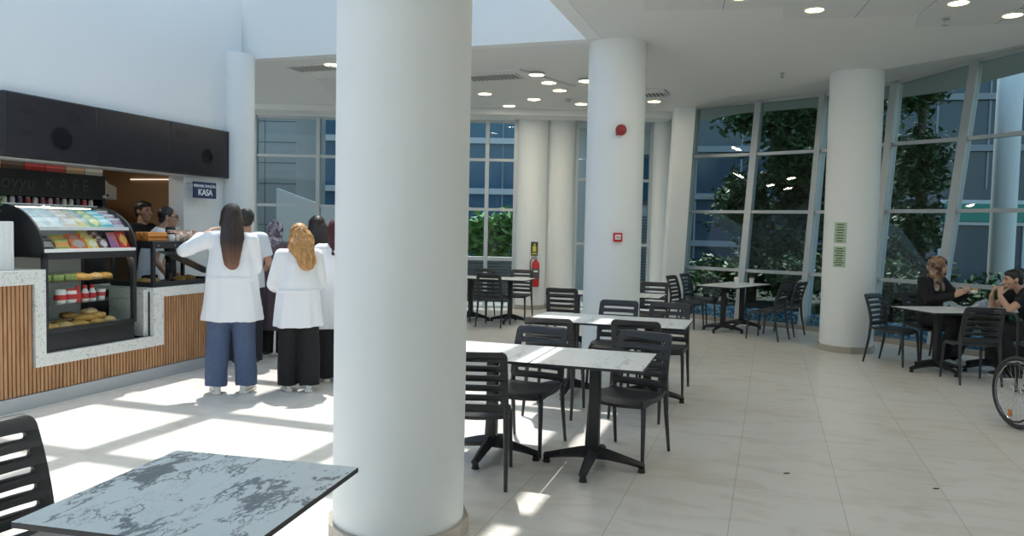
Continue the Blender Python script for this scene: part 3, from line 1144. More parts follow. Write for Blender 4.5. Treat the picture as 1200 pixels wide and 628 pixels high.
table(5.05, 9.04, RAD(11), 'table in front of the woman in the patterned headscarf, its free left half', GT, 'marble2', .72, .74)
table(5.762, 9.178, RAD(11), 'table the two women lean on', GT, 'marble2', .72, .74)
table(-.02, 12.95, RAD(-17.5), 'back left table reaching towards the fire extinguisher', GT)
table(-.70, 13.165, RAD(-17.5), 'back left table touching the outline of the near column', GT)


def cup(x, y, label, straw):
    t = thing('drink_cup', label, 'cup', (x, y, .7412), 0.3)
    b = MB(); b.lathe([(.028, 0), (.040, .10), (.041, .103)], n=20); b.build('cup_body', M['white'] if not straw else M['offwhite'], t)
    b = MB(); b.lathe([(.042, .103), (.042, .110), (.030, .125), (.012, .130)], n=20); b.build('lid', M['white'] if not straw else M['redb'], t)
    if straw:
        b = MB(); b.tube([(0, 0, .125), (.008, 0, .19)], .004, 8); b.build('straw', M['black'], t)


cup(3.70, 12.62, 'white paper cup on the glass wall table', False)
cup(4.00, 12.78, 'cold drink cup with a straw on the glass wall table', True)

# ================================================================== FIRE SAFETY, SIGNS, CAMERA
t = thing('fire_alarm_bell', 'round red alarm bell high on the middle column', 'alarm bell', (C2[0] + .01, C2[1] - .341, 2.745))
b = MB(); b.lathe([(.045, .0), (.045, -.03)], (0, 0, 0), 24, 'Y'); b.build('base', M['redb'], t)
b = MB(); b.lathe([(.062, -.028), (.064, -.045), (.056, -.065), (.036, -.080), (.010, -.085)], (0, 0, 0), 28, 'Y'); b.build('dome', M['redb'], t)
b = MB(); b.box(-.055, -.025, -.05, -.02, -.062, -.036, .004); b.build('striker', M['redb'], t)
t = thing('manual_call_point', 'small red fire call point on the middle column', 'fire call point', (C2[0] + .01, C2[1] - .341, 1.515))
b = MB(); b.box(-.052, .052, -.038, .004, -.052, .052, .006); b.build('housing', M['red'], t)
b = MB(); b.box(-.032, .032, -.041, -.0381, -.026, .030, .002); b.build('press_plate', M['white'], t)
b = MB(); b.box(-.022, .022, -.0425, -.0411, .004, .012, .001); b.box(-.022, .022, -.0425, -.0411, -.010, -.004, .001); b.build('printed_mark', M['redb'], t)

ex = thing('fire_extinguisher', 'red fire extinguisher hanging on the white column', 'fire extinguisher', (.46, 14.905, .46))
b = MB(); b.lathe([(.03, .0), (.068, .006), (.075, .03), (.075, .43), (.066, .475), (.04, .50), (.026, .51), (.026, .53)], n=32); b.build('cylinder_body', M['red'], ex)
b = MB(); b.lathe([(.0757, .17), (.0757, .36)], n=32)
b.build('paper_label', mat('extinguisher_label', (0.10, 0.09, 0.09), .5), ex)
b = MB(); b.box(-.04, .04, -.0772, -.0745, .29, .325); b.build('white_mark', M['white'], ex, 0)
b = MB(); b.lathe([(.028, .53), (.03, .55), (.02, .575)], n=20); b.box(-.012, .012, -.075, .02, .575, .590, .003); b.box(-.012, .012, -.085, .0, .602, .614, .003, mtx=Matrix.Rotation(RAD(-6), 4, 'X')); b.build('valve', M['black'], ex)
b = MB(); b.lathe([(.018, 0), (.018, .012)], (-.0, -.035, .555), 16, 'Y'); b.build('gauge', M['white'], ex)
b = MB(); b.tube([(-.02, 0, .555), (-.07, -.01, .57), (-.105, -.01, .50), (-.108, -.01, .36), (-.095, -.015, .24), (-.083, -.02, .16)], [.010, .010, .010, .010, .011, .014], 10); b.build('hose', M['black'], ex)
b = MB(); b.box(-.05, .05, .072, .112, .33, .40, .004); b.build('bracket', M['black'], ex)
t = thing('extinguisher_sign', 'yellow and dark sign above the fire extinguisher', 'sign', (.43, 15.010, 1.20))
b = MB(); b.box(-.068, .068, -.006, .004, -.135, .135, .002); b.build('board', M['ink'], t)
b = MB()
b.box(-.036, .036, -.0085, -.0061, -.06, .045, .002); b.box(-.012, .02, -.0085, -.0061, .05, .10, .002); b.box(-.040, -.015, -.0085, -.0061, .04, .055, .001); b.box(-.05, .05, -.0085, -.0061, -.11, -.082, .001)
b.build('pictogram', M['yellowsign'], t)


def notice(z, h, w_, ang, label, lines):
    r = .346
    t = thing('notice', label, 'notice', (C3[0], C3[1], z), 0, 'green notices on the column')
    b = MB()
    n = 8
    for i in range(n):
        a0 = ang - w_ / r / 2 + w_ / r * i / n; a1 = ang - w_ / r / 2 + w_ / r * (i + 1) / n
        q = [(rr * sin(a), -rr * cos(a)) for rr, a in ((r, a0), (r, a1), (r + .002, a1), (r + .002, a0))]
        b.prism(q, -h / 2, h / 2)
    b.build('sheet', M['paper'], t, 60)
    b = MB()
    random.seed(lines)
    for k in range(lines):
        zc = h / 2 - .03 - (h - .06) * k / max(1, lines - 1)
        ww = w_ * random.uniform(.45, .8)
        m = 5
        for i in range(m):
            a0 = ang - ww / r / 2 + ww / r * i / m; a1 = ang - ww / r / 2 + ww / r * (i + 1) / m
            q = [(rr * sin(a), -rr * cos(a)) for rr, a in ((r + .0021, a0), (r + .0021, a1), (r + .003, a1), (r + .003, a0))]
            b.prism(q, zc - .006, zc + .006)
    b.build('printed_lines', M['ink'], t, 60)


notice(1.625, .28, .165, RAD(-45), 'green paper notice on the right column, upper one', 7)
notice(1.30, .28, .165, RAD(-45), 'green paper notice on the right column, lower one', 8)

t = thing('security_camera', 'white bullet security camera at the end of the counter wall', 'security camera', wp(3.80, .99, 3.46), WROT)
b = MB(); b.lathe([(.055, 0.01), (.055, -.03), (.04, -.04)], (0, 0, 0), 24, 'Y'); b.build('mount', M['white'], t)
b = MB(); b.tube([(0, -.03, 0), (.01, -.07, -.01), (.02, -.09, 0)], .018, 10); b.build('arm', M['white'], t)
b = MB(); b.tube([(.075, -.06, .02), (.06, -.08, .015), (-.06, -.20, -.015), (-.068, -.21, -.017)], [.03, .045, .045, .042], 24); b.build('camera_body', M['white'], t)
b = MB(); b.tube([(-.066, -.207, -.0165), (-.074, -.216, -.019)], [.036, .034], 24); b.build('lens', M['black'], t)

# ================================================================== KIOSK
def at(o, s, d, z=0.0, rz=0.0):
    return place(o, wp(s, d, z), WROT + rz)


def kthing(name, label, cat, s, d, z=0.0, group=None, rz=0.0):
    return thing(name, label, cat, wp(s, d, z), WROT + rz, group)


# --- counter: slatted front, quartz frame stepping round the display, kick
ct = kthing('service_counter', 'slatted wood service counter with stepped white quartz edge', 'counter', 0, 0)
b = MB()
# carcass (front at y .03), stepping: high left, notch for the fridge, lower right
b.prism([(-3.1, .10), (2.42, .10), (2.42, .86), (1.30, .86), (1.30, .44), (.08, .44), (.08, 1.10), (-3.1, 1.10)], .035, .06, 'Y')
b.box(-3.1, .06, .06, .60, .10, 1.10)
b.box(.09, 1.29, .06, .80, .10, .42)
b.box(1.31, 2.42, .06, .75, .10, .86)
b.build('carcass', M['slatback'], ct, 0)
b = MB()
p_ = .0365
n = int(5.5 / p_)
for i in range(n):
    x0 = -3.08 + i * p_
    xm = x0 + .012
    top_ = 1.05 if xm < -.03 else (.345 if xm < 1.40 else .835)
    b.box(x0, x0 + .026, .006, .036, .125, top_, .002, 1)
b.build('slat_panel', M['wood'], ct, 0)
b = MB()
yo, yb = -.012, .040
q = [(-3.1, 1.045), (-.002, 1.045), (-.002, .34), (1.432, .34), (1.432, .83), (2.44, .83), (2.44, .925), (1.30, .925), (1.30, .442), (.098, .442), (.098, 1.165), (-3.1, 1.165)]
b.prism(q, yo, yb, 'Y')
b.box(-3.1, .098, .0405, .62, 1.125, 1.165, .002)
b.box(1.301, 2.44, .0405, .78, .885, .925, .002)
b.box(1.24, 1.299, .06, .5, .444, .905)
b.build('quartz_edge', M['quartz'], ct, 0)
b = MB(); b.box(-3.1, 2.42, .008, .05, 0.0, .118, .002); b.build('kick_plate', M['kick'], ct, 0)

# --- refrigerated display with a curved snack case on top
fr = kthing('refrigerated_display', 'black refrigerated display case with lit pastry shelves in the counter notch', 'display fridge', .10, .0, .4445)
FW, FD = .995, .70
b = MB()
b.box(0, FW, .03, FD, 0, .165, .004)                                   # plinth with the dark lower panel
b.box(0, .035, .0, .05, .165, .86, .004); b.box(FW - .035, FW, .0, .05, .165, .86, .004)
b.box(0, FW, .0, .05, .80, .8599, .004); b.box(0.035, FW - .035, .004, .05, .165, .20, .003)
b.box(0, .02, FD - .04, FD, .165, .86); b.box(FW - .02, FW, FD - .04, FD, .165, .86)
b.box(0, FW, .05, FD, .815, .8599)
b.build('body', M['black'], fr, 30)
b = MB(); b.box(.02, FW - .02, FD - .02, FD - .005, .165, .815); b.build('back_panel', M['greysteel'], fr, 0)
b = MB(); b.quad((.035, .012, .20), (FW - .035, .012, .20), (FW - .035, .012, .80), (.035, .012, .80)); b.build('front_glass', M['glassclear'], fr, 0)
for x in (.008, FW - .008):
    b = MB(); b.quad((x, .05, .18), (x, FD - .04, .18), (x, FD - .04, .815), (x, .05, .815)); b.build('side_glass', M['glassclear'], fr, 0)
for z in (.40, .60):
    b = MB(); b.box(.03, FW - .03, .07, FD - .04, z - .006, z, .001); b.build('glass_shelf', M['glassclear'], fr, 0)
b = MB(); b.box(.02, FW - .02, .055, FD - .04, .167, .178); b.build('tray', M['offwhite'], fr, 0)
b = MB(); b.box(.06, FW - .06, .07, .10, .800, .812); b.build('light_strip', M['led'], fr, 0)

sc = kthing('snack_case', 'curved glass snack case standing on the refrigerated display', 'display case', .08, .0, 1.3055)
SW, SH, SDp = 1.02, .415, .62


def arc(t):                                    # front curve of the case, t 0 front-bottom .. 1 top
    a = t * pi / 2
    return (.0 + .50 * (1 - cos(a)), .02 + (SH - .02) * sin(a))


prof = [arc(i / 14) for i in range(15)]
for x0, x1 in ((0, .018), (SW - .018, SW)):
    b = MB(); b.prism([(SDp, .0), (0, 0)] + prof + [(SDp, SH)], x0, x1, 'X'); b.build('side_panel', M['black'], sc, 0)
b = MB(); b.box(.018, SW - .018, .02, SDp, .0, .012); b.box(.018, SW - .018, SDp - .012, SDp, .012, SH - .002); b.build('case_body', M['greysteel'], sc, 0)
b = MB(); b.box(.018, SW - .018, -.004, .03, .0, .028, .003); b.build('front_rail', M['white'], sc, 0)
b = MB(); b.box(.018, SW - .018, .47, .52, SH - .018, SH + .006, .003); b.build('top_rail', M['steel'], sc, 0)
b = MB(); b.box(.018, SW - .018, .085, .42, .198, .206); b.box(.018, SW - .018, .078, .092, .190, .222, .002); b.build('shelf', M['white'], sc, 0)
b = MB()
for i in range(14):
    (y0, z0), (y1, z1) = prof[i], prof[i + 1]
    if z0 > .02:
        b.quad((.018, y0, z0), (SW - .018, y0, z0), (SW - .018, y1, z1), (.018, y1, z1))
b.build('curved_glass', M['glassclear'], sc, 60)
b = MB(); b.box(.05, SW - .05, .525, .55, SH - .03, SH - .02); b.build('light_strip', M['led'], sc, 0)


def pack_mesh(w_, h_, t_, m1, m2, motif=0):
    """pillow packet: crimped ends, printed panel"""
    b = MB()
    nx, ny = 8, 8
    vs = {}
    for sgn in (1, -1):
        for i in range(nx + 1):
            for j in range(ny + 1):
                u, v = -1 + 2 * i / nx, -1 + 2 * j / ny
                bulge = max(0, (1 - u ** 4)) * max(0, (1 - abs(v) ** 3)) * t_ / 2
                if (i in (0, nx) or j in (0, ny)) and sgn < 0: continue
                pinch = 1 - .06 * (1 - v * v)
                vs[sgn, i, j] = b.bm.verts.new((u * w_ / 2 * pinch, -sgn * bulge, v * h_ / 2))

    def g(s, i, j):
        return vs.get((s, i, j)) or vs[1, i, j]
    for s in (1, -1):
        for i in range(nx):
            for j in range(ny):
                f = b.bm.faces.new((g(s, i, j), g(s, i + 1, j), g(s, i + 1, j + 1), g(s, i, j + 1)))
                u, v = (i + .5) / nx * 2 - 1, (j + .5) / ny * 2 - 1
                if s > 0:
                    if motif == 0: f.material_index = 1 if u * u + v * v < .42 else 0
                    elif motif == 1: f.material_index = 1 if abs(v) < .5 else 0
                    else: f.material_index = 1 if u + v < -.2 else 0
    return b.mesh('packet', [m1, m2], 0)


def pm(name, c): return mat(name, c, .32)


PK = dict(
    dark=pack_mesh(.15, .10, .024, pm('pack_dark', (.05, .045, .05)), pm('pack_grey', (.30, .28, .27)), 1),
    green=pack_mesh(.15, .11, .024, pm('pack_leaf', (.30, .42, .10)), pm('pack_amber', (.75, .35, .08)), 1),
    orange=pack_mesh(.18, .12, .024, pm('pack_orange', (.72, .15, .04)), pm('pack_slate', (.42, .36, .32)), 0),
    yellow=pack_mesh(.13, .11, .026, pm('pack_yellow', (.75, .58, .10)), pm('pack_cream', (.78, .72, .50)), 0),
    choc=pack_mesh(.11, .11, .024, pm('pack_choc', (.20, .09, .10)), pm('pack_pale', (.70, .62, .62)), 0),
    mauve=pack_mesh(.11, .17, .024, pm('pack_rose', (.55, .16, .15)), pm('pack_plum', (.36, .14, .30)), 2),
    redgold=pack_mesh(.12, .18, .024, pm('pack_red', (.60, .03, .04)), pm('pack_gold', (.78, .42, .08)), 0),
    ice=pack_mesh(.16, .13, .026, pm('pack_ice', (.60, .72, .76)), pm('pack_snow', (.82, .84, .84)), 2),
    pink=pack_mesh(.16, .13, .026, pm('pack_blush', (.74, .58, .52)), pm('pack_rice', (.82, .78, .74)), 1),
    grey=pack_mesh(.14, .12, .026, pm('pack_pewter', (.45, .50, .52)), pm('pack_lemon', (.72, .66, .30)), 2),
    lime=pack_mesh(.15, .12, .026, pm('pack_lime', (.20, .50, .30)), pm('pack_butter', (.80, .74, .34)), 0),
    aqua=pack_mesh(.15, .12, .026, pm('pack_aqua', (.10, .55, .65)), pm('pack_mist', (.55, .78, .80)), 1),
    lilac=pack_mesh(.14, .12, .026, pm('pack_lilac', (.62, .62, .68)), pm('pack_berry', (.36, .24, .34)), 1),
)
desc = dict(dark='dark wafer packet', green='green and amber packet', orange='orange red packet with a grey centre', yellow='yellow crisp packet', choc='brown and pale packet',
            mauve='rose and plum packet', redgold='red packet with a gold patch', ice='icy white packet', pink='blush and cream packet', grey='pewter packet with a yellow corner',
            lime='green packet with a butter yellow patch', aqua='turquoise packet', lilac='lilac white packet')
lv = ('front one', 'middle one', 'rear one', 'last one')
lower = [('dark', .10, 3, .028), ('green', .265, 2, .04), ('orange', .43, 2, .036), ('yellow', .58, 3, .034), ('choc', .703, 3, .034), ('mauve', .814, 1, .04), ('redgold', .93, 1, .04)]
for k, x, n, dz in lower:
    for i in range(n):
        h = {'mauve': .082, 'redgold': .086}.get(k, .05)
        o = link('snack_packet', PK[k]); at(o, .08 + x, .085 + i * .055, 1.3055 + .014 + h + i * dz, 0); o.rotation_euler = Euler((RAD(-28), 0, WROT), 'XYZ')
        tag(o, '%s, lower snack case shelf, %s' % (desc[k], lv[i]), 'snack packet', 'packets on the lower snack shelf')
upper = [('ice', .10), ('ice', .245), ('pink', .395), ('grey', .535), ('lime', .665), ('aqua', .80), ('lilac', .925)]
for q_, (k, x) in enumerate(upper):
    for i in range(3):
        o = link('snack_packet', PK[k]); at(o, .08 + x, .155 + i * .075, 1.3055 + .208 + .052 + i * .036, 0); o.rotation_euler = Euler((RAD(-42), 0, WROT), 'XYZ')
        side = (' of the outer file' if q_ == 0 else ' of the inner file') if k == 'ice' else ''
        tag(o, '%s, upper snack case shelf, %s%s' % (desc[k], lv[i], side), 'snack packet', 'packets on the upper snack shelf')

# --- food and drinks inside the refrigerated display
FZ = .4445


def loaf_mesh(w_, d_, h_, m, seed):
    b = MB()
    b.ell((0, 0, h_ * .42), (w_ / 2, d_ / 2, h_ * .6), None, 24)
    for v in b.bm.verts:
        v.co.z = max(v.co.z, 0.0)
        k = noise.noise(v.co * 22 + V((seed, 0, 0)))
        v.co += V((0, 0, 1)) * (.012 * k if v.co.z > 0.002 else 0)
        v.co.x *= 1 + .12 * noise.noise(V((v.co.y * 14, seed, 2)))
    return b.mesh('crust', m, 60)


LM = [loaf_mesh(.19, .15, .055, M['bread'], 1), loaf_mesh(.16, .13, .05, M['breadpale'], 5), loaf_mesh(.22, .14, .05, M['bread'], 9)]
pas = [(.13, .13, .178, 0, .2), (.30, .14, .178, 1, -.3), (.46, .15, .178, 2, .1), (.64, .15, .178, 0, .4), (.80, .17, .178, 1, -.1), (.20, .27, .178, 2, .6), (.40, .29, .178, 0, .2), (.60, .30, .178, 1, .8),
       (.55, .17, .222, 2, -.2), (.70, .19, .228, 0, .3), (.62, .20, .270, 1, .0), (.48, .29, .238, 0, 1.0)]
words_ = ['at the left end of the tray', 'second from the left on the tray', 'in the middle of the tray', 'right of the middle on the tray', 'at the right end of the tray', 'behind at the left of the tray', 'behind in the middle of the tray',
          'behind at the right of the tray', 'on top of the heap, left', 'on top of the heap, right', 'crowning the heap', 'at the back of the heap']
for (x, y, z, k, r_), wd in zip(pas, words_):
    o = link('pastry', LM[k]); at(o, .10 + x, y, FZ + z + .001, r_)
    tag(o, 'golden flat pastry %s in the fridge' % wd, 'pastry', 'pastries on the bottom tray of the fridge')


def bottle(name, label, cat, s, d, z, prof, m, capm, cap_prof, group, band=None):
    t = kthing(name, label, cat, s, d, z, group)
    b = MB(); b.lathe(prof, n=20); b.build('bottle_body', m, t)
    b = MB(); b.lathe(cap_prof, n=18); b.build('cap', capm, t)
    if band:
        b = MB(); b.lathe(band[0], n=20); b.build('paper_label', band[1], t)
    return t


redm = mat('drink_red', (0.60, 0.035, 0.035), .35)
bluem = mat('bottle_blue', (0.22, 0.36, 0.46), .15)
for x, l in ((.285, 'left'), (.395, 'right')):
    bottle('yogurt_tub', 'round white tub with a red band on the middle fridge shelf, %s of two' % l, 'tub', .10 + x, .16, FZ + .401, [(.040, 0), (.048, .02), (.050, .08), (.044, .105)], M['white'], M['white'] if l == 'left' else redm,
           [(.045, .105), (.046, .118), (.03, .122)], 'tubs in the fridge', ([(.0515, .028), (.0515, .075)], redm))
for i, x in enumerate((.475, .555, .635)):
    bottle('drink_bottle', 'small red capped bottle on the middle fridge shelf, %s' % ('nearest the tubs', 'middle of three', 'farthest from the tubs')[i], 'bottle', .10 + x, .17, FZ + .401,
           [(.030, 0), (.032, .01), (.032, .075), (.018, .105), (.016, .115)], M['white'] if i else redm, redm, [(.0185, .112), (.0185, .142), (.017, .144)], 'red bottles in the fridge', ([(.0327, .02), (.0327, .07)], redm))
bottle('yogurt_cup', 'white lidded cup at the right on the middle fridge shelf', 'cup', .10 + .76, .20, FZ + .401, [(.032, 0), (.042, .085)], M['white'], M['white'], [(.044, .086), (.044, .094)], None, ([(.0375, .03), (.042, .065)], redm))
for i, x in enumerate((.085, .155, .215)):
    bottle('water_bottle', 'pale blue water bottle at the left on the middle fridge shelf, %s' % ('against the side', 'middle of three', 'nearest the tubs')[i], 'bottle', .10 + x, .22 + .03 * i, FZ + .401,
           [(.028, 0), (.030, .01), (.030, .10), (.014, .135), (.012, .145)], bluem, mat('cap_blue%d' % i, (.1, .25, .5), .4), [(.014, .143), (.014, .160)], 'water bottles in the fridge')
for i, (x, d_, k) in enumerate(((.52, .16, 0), (.66, .17, 1), (.80, .20, 2), (.60, .30, 2))):
    o = link('pastry', LM[k]); at(o, .10 + x, d_, FZ + .601, .3 * i)
    tag(o, 'baked bun on the top fridge shelf, %s' % ('leftmost of the front ones', 'middle of the front ones', 'right end of the row', 'behind the others')[i], 'pastry', 'buns on the top shelf of the fridge')
sal = mat('salad_mix', (.22, .30, .09), .6, var=.6, scale=40)
for i, x in enumerate((.12, .25, .38)):
    t = kthing('salad_box', 'clear box of green salad on the top fridge shelf, %s' % ('against the side', 'middle of three', 'nearest the buns')[i], 'salad box', .10 + x, .19, FZ + .601, 'salad boxes in the fridge')
    b = MB(); b.box(-.055, .055, -.06, .06, .0, .055, .012, 3); b.build('salad', sal, t, 50)
    b = MB(); b.box(-.057, .057, -.062, .062, .056, .075, .008, 2); b.build('lid', M['glassclear'], t, 50)

# --- pastry display at the right
pd = kthing('pastry_display', 'black framed glass pastry display on the right end of the counter', 'display case', 1.335, .03, .9255)
PW, PD_, PH = 1.02, .55, .45
b = MB()
for x in (0, PW - .035):
    b.box(x, x + .035, 0, .035, 0, PH, .003); b.box(x, x + .035, PD_ - .035, PD_, 0, PH, .003)
    b.box(x, x + .035, .035, PD_ - .035, PH - .06, PH - .0005, .003); b.box(x, x + .035, .035, PD_ - .035, 0.0005, .05, .003)
b.box(.035, PW - .035, 0.0005, .035, PH - .06, PH - .0005, .003); b.box(.035, PW - .035, .0005, .035, 0.0005, .05, .003)
b.box(.035, PW - .035, PD_ - .035, PD_ - .0005, PH - .06, PH - .0005, .003); b.box(.035, PW - .035, .035, PD_ - .035, .0005, .02)
b.build('frame', M['black'], pd, 30)
b = MB(); b.quad((.035, .012, .05), (PW - .035, .012, .05), (PW - .035, .012, PH - .06), (.035, .012, PH - .06)); b.build('front_glass', M['glassclear'], pd, 0)
b = MB(); b.quad((.016, .035, .05), (.016, PD_ - .035, .05), (.016, PD_ - .035, PH - .06), (.016, .035, PH - .06)); b.build('side_glass', M['glassclear'], pd, 0)
b = MB(); b.box(.0, PW, .0, PD_, PH, PH + .012, .003); b.build('top_board', M['black'], pd, 0)
b = MB(); bar(b, (.34, .08, .05), (.50, .30, PH - .06), .035, .035, (0, 1, 0)); b.build('prop', M['black'], pd, 0)
b = MB(); bar(b, (.30, .10, .35), (.95, .10, .10), .012, .22, (0, 1, 0)); b.build('sloped_shelf', M['steel'], pd, 0)
b = MB()
for x in (.07, .30, .60): b.lathe([(.008, .0), (.008, -.004)], (x, 0, PH - .03), 12, 'Y')
for z in (.1, .3): b.lathe([(.008, .0), (.008, -.004)], (PW - .018, 0, z), 12, 'Y')
b.build('screw_caps', M['steel'], pd)
TZ = .9255 + PH + .0125
random.seed(5)
# pretzel sticks in a bundle, bags and a jar on the top board
b = MB()
for j in range(4):
    for i in range(7 - (j % 2)):
        y = -.085 + i * .026 + (.013 if j % 2 else 0); z = .0125 + j * .022
        b.tube([(-.13 + random.uniform(-.008, .008), y, z), (0, y, z), (.13, y, z)], .0123, 8)
o = b.build('pretzel_bundle', M['pretzel']); at(o, 1.335 + .15, .20, TZ, 0.0); tag(o, 'bundle of orange pretzel sticks on the pastry display', 'pretzel sticks')
t = kthing('sauce_jar', 'small cream jar with dark print beside the pretzel sticks', 'jar', 1.335 + .345, .12, TZ)
b = MB(); b.lathe([(.034, 0), (.036, .01), (.036, .06), (.03, .07)], n=20); b.build('jar_body', M['offwhite'], t)
b = MB(); b.lathe([(.034, .07), (.034, .085)], n=20); b.build('lid', M['black'], t)
bagm = [pack_mesh(.15, .11, .085, M['bag'], M['bag']) for _ in range(1)][0]
bw = ('next to the jar', 'second from the jar', 'third from the jar', 'farthest from the jar', 'behind the first one', 'behind the third one')
for i, (x, d_, z_) in enumerate(((.46, .13, .052), (.60, .14, .055), (.73, .13, .052), (.87, .14, .05), (.53, .27, .06), (.76, .28, .06))):
    o = link('cookie_bag', bagm); o.location = wp(1.335 + x, d_, TZ + z_); o.rotation_euler = (RAD(-20), RAD(random.uniform(-12, 12)), WROT + random.uniform(-.3, .3))
    tag(o, 'clear bag of cookies on the pastry display, %s' % bw[i], 'cookie bag', 'cookie bags on the pastry display')
for i, x in enumerate((.14, .30, .62, .80)):
    o = link('pastry', LM[i % 3]); at(o, 1.335 + x, .27 + .04 * (i % 2), .9255 + .022, .5 * i)
    tag(o, 'pastry inside the right pastry display, %s' % ('first from the fridge', 'second from the fridge', 'third from the fridge', 'farthest from the fridge')[i], 'pastry', 'pastries in the right display')
t = kthing('steel_pitcher', 'dark pitcher with a looped handle behind the cookie bags', 'pitcher', 1.335 + .93, .665, .9255)
b = MB(); b.lathe([(.055, .0), (.06, .05), (.05, .45), (.055, .58), (.045, .60)], n=24); b.build('pitcher_body', M['black'], t)
b = MB(); b.tube([(.05, -.02, .58), (.11, -.02, .60), (.115, -.02, .48), (.055, -.02, .44)], .009, 10); b.build('handle', M['white'], t)

# --- left end of the counter: white box with a plant
t = kthing('white_box', 'white ribbed box on the left end of the counter', 'box', -.20, .24, 1.1655)
b = MB(); b.box(-.12, .12, -.12, .12, 0, .40, .006)
for i in range(5): b.box(-.11 + i * .05, -.09 + i * .05, -.128, -.119, .02, .38, .002)
b.build('box_body', M['white'], t, 30)
t = kthing('potted_plant', 'small bright green plant on the white box', 'plant', -.20, .24, 1.566)
b = MB(); b.lathe([(.045, 0), (.06, .07), (.056, .07), (.05, .06)], n=20); b.build('pot', M['offwhite'], t)
b = MB()
random.seed(3)
for i in range(70):
    a = random.uniform(0, 2 * pi); r_ = random.uniform(.01, .09); h = random.uniform(.07, .20)
    c = V((r_ * cos(a), r_ * sin(a), h)); d = V((cos(a + .5), sin(a + .5), random.uniform(-.3, .6))).normalized() * .035
    s_ = d.cross(V((0, 0, 1))).normalized() * .013
    b.quad(c - d, c - s_ + V((0, 0, .006)), c + d, c + s_ + V((0, 0, .006)))
b.build('foliage', M['leaflight'], t, 0)

# --- shelving with the kiosk name, cans and boxes
sh = kthing('back_shelf', 'black shelving unit behind the counter with a name board', 'shelving', .35, 1.60)
b = MB()
b.box(-2.6, 1.90, .30, .34, 0, 2.10)
b.box(-2.6, 1.90, 0, .30, 1.825, 2.10, .004)
b.box(1.86, 1.90, 0, .30, 0, 1.825); b.box(-2.6, -2.56, 0, .30, 0, 1.825)
b.box(-2.56, 1.86, 0.005, .295, 1.625, 1.65); b.box(-2.56, 1.86, 0.005, .295, .90, .93); b.box(-2.56, 1.86, .005, .295, .05, .09)
b.build('case_body', M['black'], sh, 20)
lm = mat('faded_lettering', (0.055, 0.075, 0.08), .5)
me = text_mesh('oyyu', .20, .002, 'RIGHT', .12)
me.transform(Matrix.Translation((.98, -.003, 1.965)) @ Matrix.Rotation(pi / 2, 4, 'X'))
me.materials.clear(); me.materials.append(lm); link('script_lettering', me, sh)
me = text_mesh('KAFE', .185, .002, 'LEFT', 0, 1.5)
me.transform(Matrix.Translation((1.10, -.003, 1.965)) @ Matrix.Rotation(pi / 2, 4, 'X'))
me.materials.clear(); me.materials.append(lm); link('lettering', me, sh)
b = MB(); b.lathe([(.02, 0), (.02, -.012)], (1.87, -.001, 1.86), 14, 'Y'); b.build('bracket', M['steel'], sh)
random.seed(11)
canc = [(.55, .56, .55), (.10, .10, .12), (.45, .06, .07), (.62, .60, .58), (.30, .10, .12), (.58, .34, .34), (.14, .10, .12), (.66, .62, .60)]
cm = [mat('can_colour%d' % i, c, .3, metal=.2) for i, c in enumerate(canc)]
b = MB(); b.lathe([(.024, 0), (.030, .008), (.030, .15), (.024, .163)], n=18); can_body = b
canme = can_body.mesh('can_body', M['white'])
b = MB(); b.lathe([(.025, .163), (.025, .167), (.022, .168)], n=18); canlid = b.mesh('can_lid', M['steel'])
cname = ['silver', 'black', 'red', 'pale', 'dark red', 'pink', 'brown black', 'white']
for i in range(20):
    t = kthing('drink_can', '%s drink can under the name board, %s' % (cname[i % 8], ['at the left end', 'in the middle', 'towards the right end'][i // 7 if i < 21 else 2] if True else ''), 'drink can', .42 + i * .0885, 1.60 + .07, 1.6505, 'drink cans on the shelf under the name board')
    m_ = canme.copy(); m_.materials[0] = cm[i % 8]
    link('can_body', m_, t); link('can_lid', canlid, t)
bc = [((.62, .42, .20), 'tan'), ((.52, .34, .16), 'brown'), ((.16, .09, .07), 'dark'), ((.55, .05, .05), 'red'), ((.58, .09, .08), 'bright red'), ((.55, .40, .25), 'straw'), ((.66, .63, .55), 'cream')]
for i, (c, nm_) in enumerate(bc):
    o = MB(); o.box(-.12, .12, -.09, .09, 0, .115, .004); o.box(-.121, .121, -.091, -.089, .04, .07, 0, 1, 1)
    o = o.build('carton', [mat('carton_%s' % nm_.replace(' ', '_'), c, .6), mat('carton_band_%d' % i, tuple(min(1, q * 1.6 + .05) for q in c), .6)], None, 20)
    at(o, .60 + i * .25, 1.70, 2.1005); tag(o, '%s carton on top of the black shelving' % nm_, 'carton', 'cartons on top of the shelving')
# --- extractor hood and inner details
t = kthing('extractor_hood', 'white extractor hood on the brown kiosk wall beside the name board', 'extractor hood', 2.86, 2.35, 1.86)
b = MB(); b.prism([(-.25, .0), (.28, .0), (.28, .16), (.16, .20), (-.25, .52)], 0, .9, 'Y'); b.build('hood_body', M['offwhite'], t, 0)
b = MB(); b.box(-.22, .24, .03, .6, -.02, -.0005, .002); b.build('filter', M['greysteel'], t, 0)
b = MB()
for i in range(4): b.lathe([(.014, 0), (.014, -.01)], (-.05 + i * .06, 0, .05), 12, 'Y')
b.build('button_row', M['black'], t)
b = MB(); b.box(-.012, 0, 0, .80, 0, .012, .002)
o = b.build('light_tube', M['ledsoft'], None, 0); at(o, 3.775, 1.95, 2.16); tag(o, 'thin light tube on the brown kiosk wall', 'light')
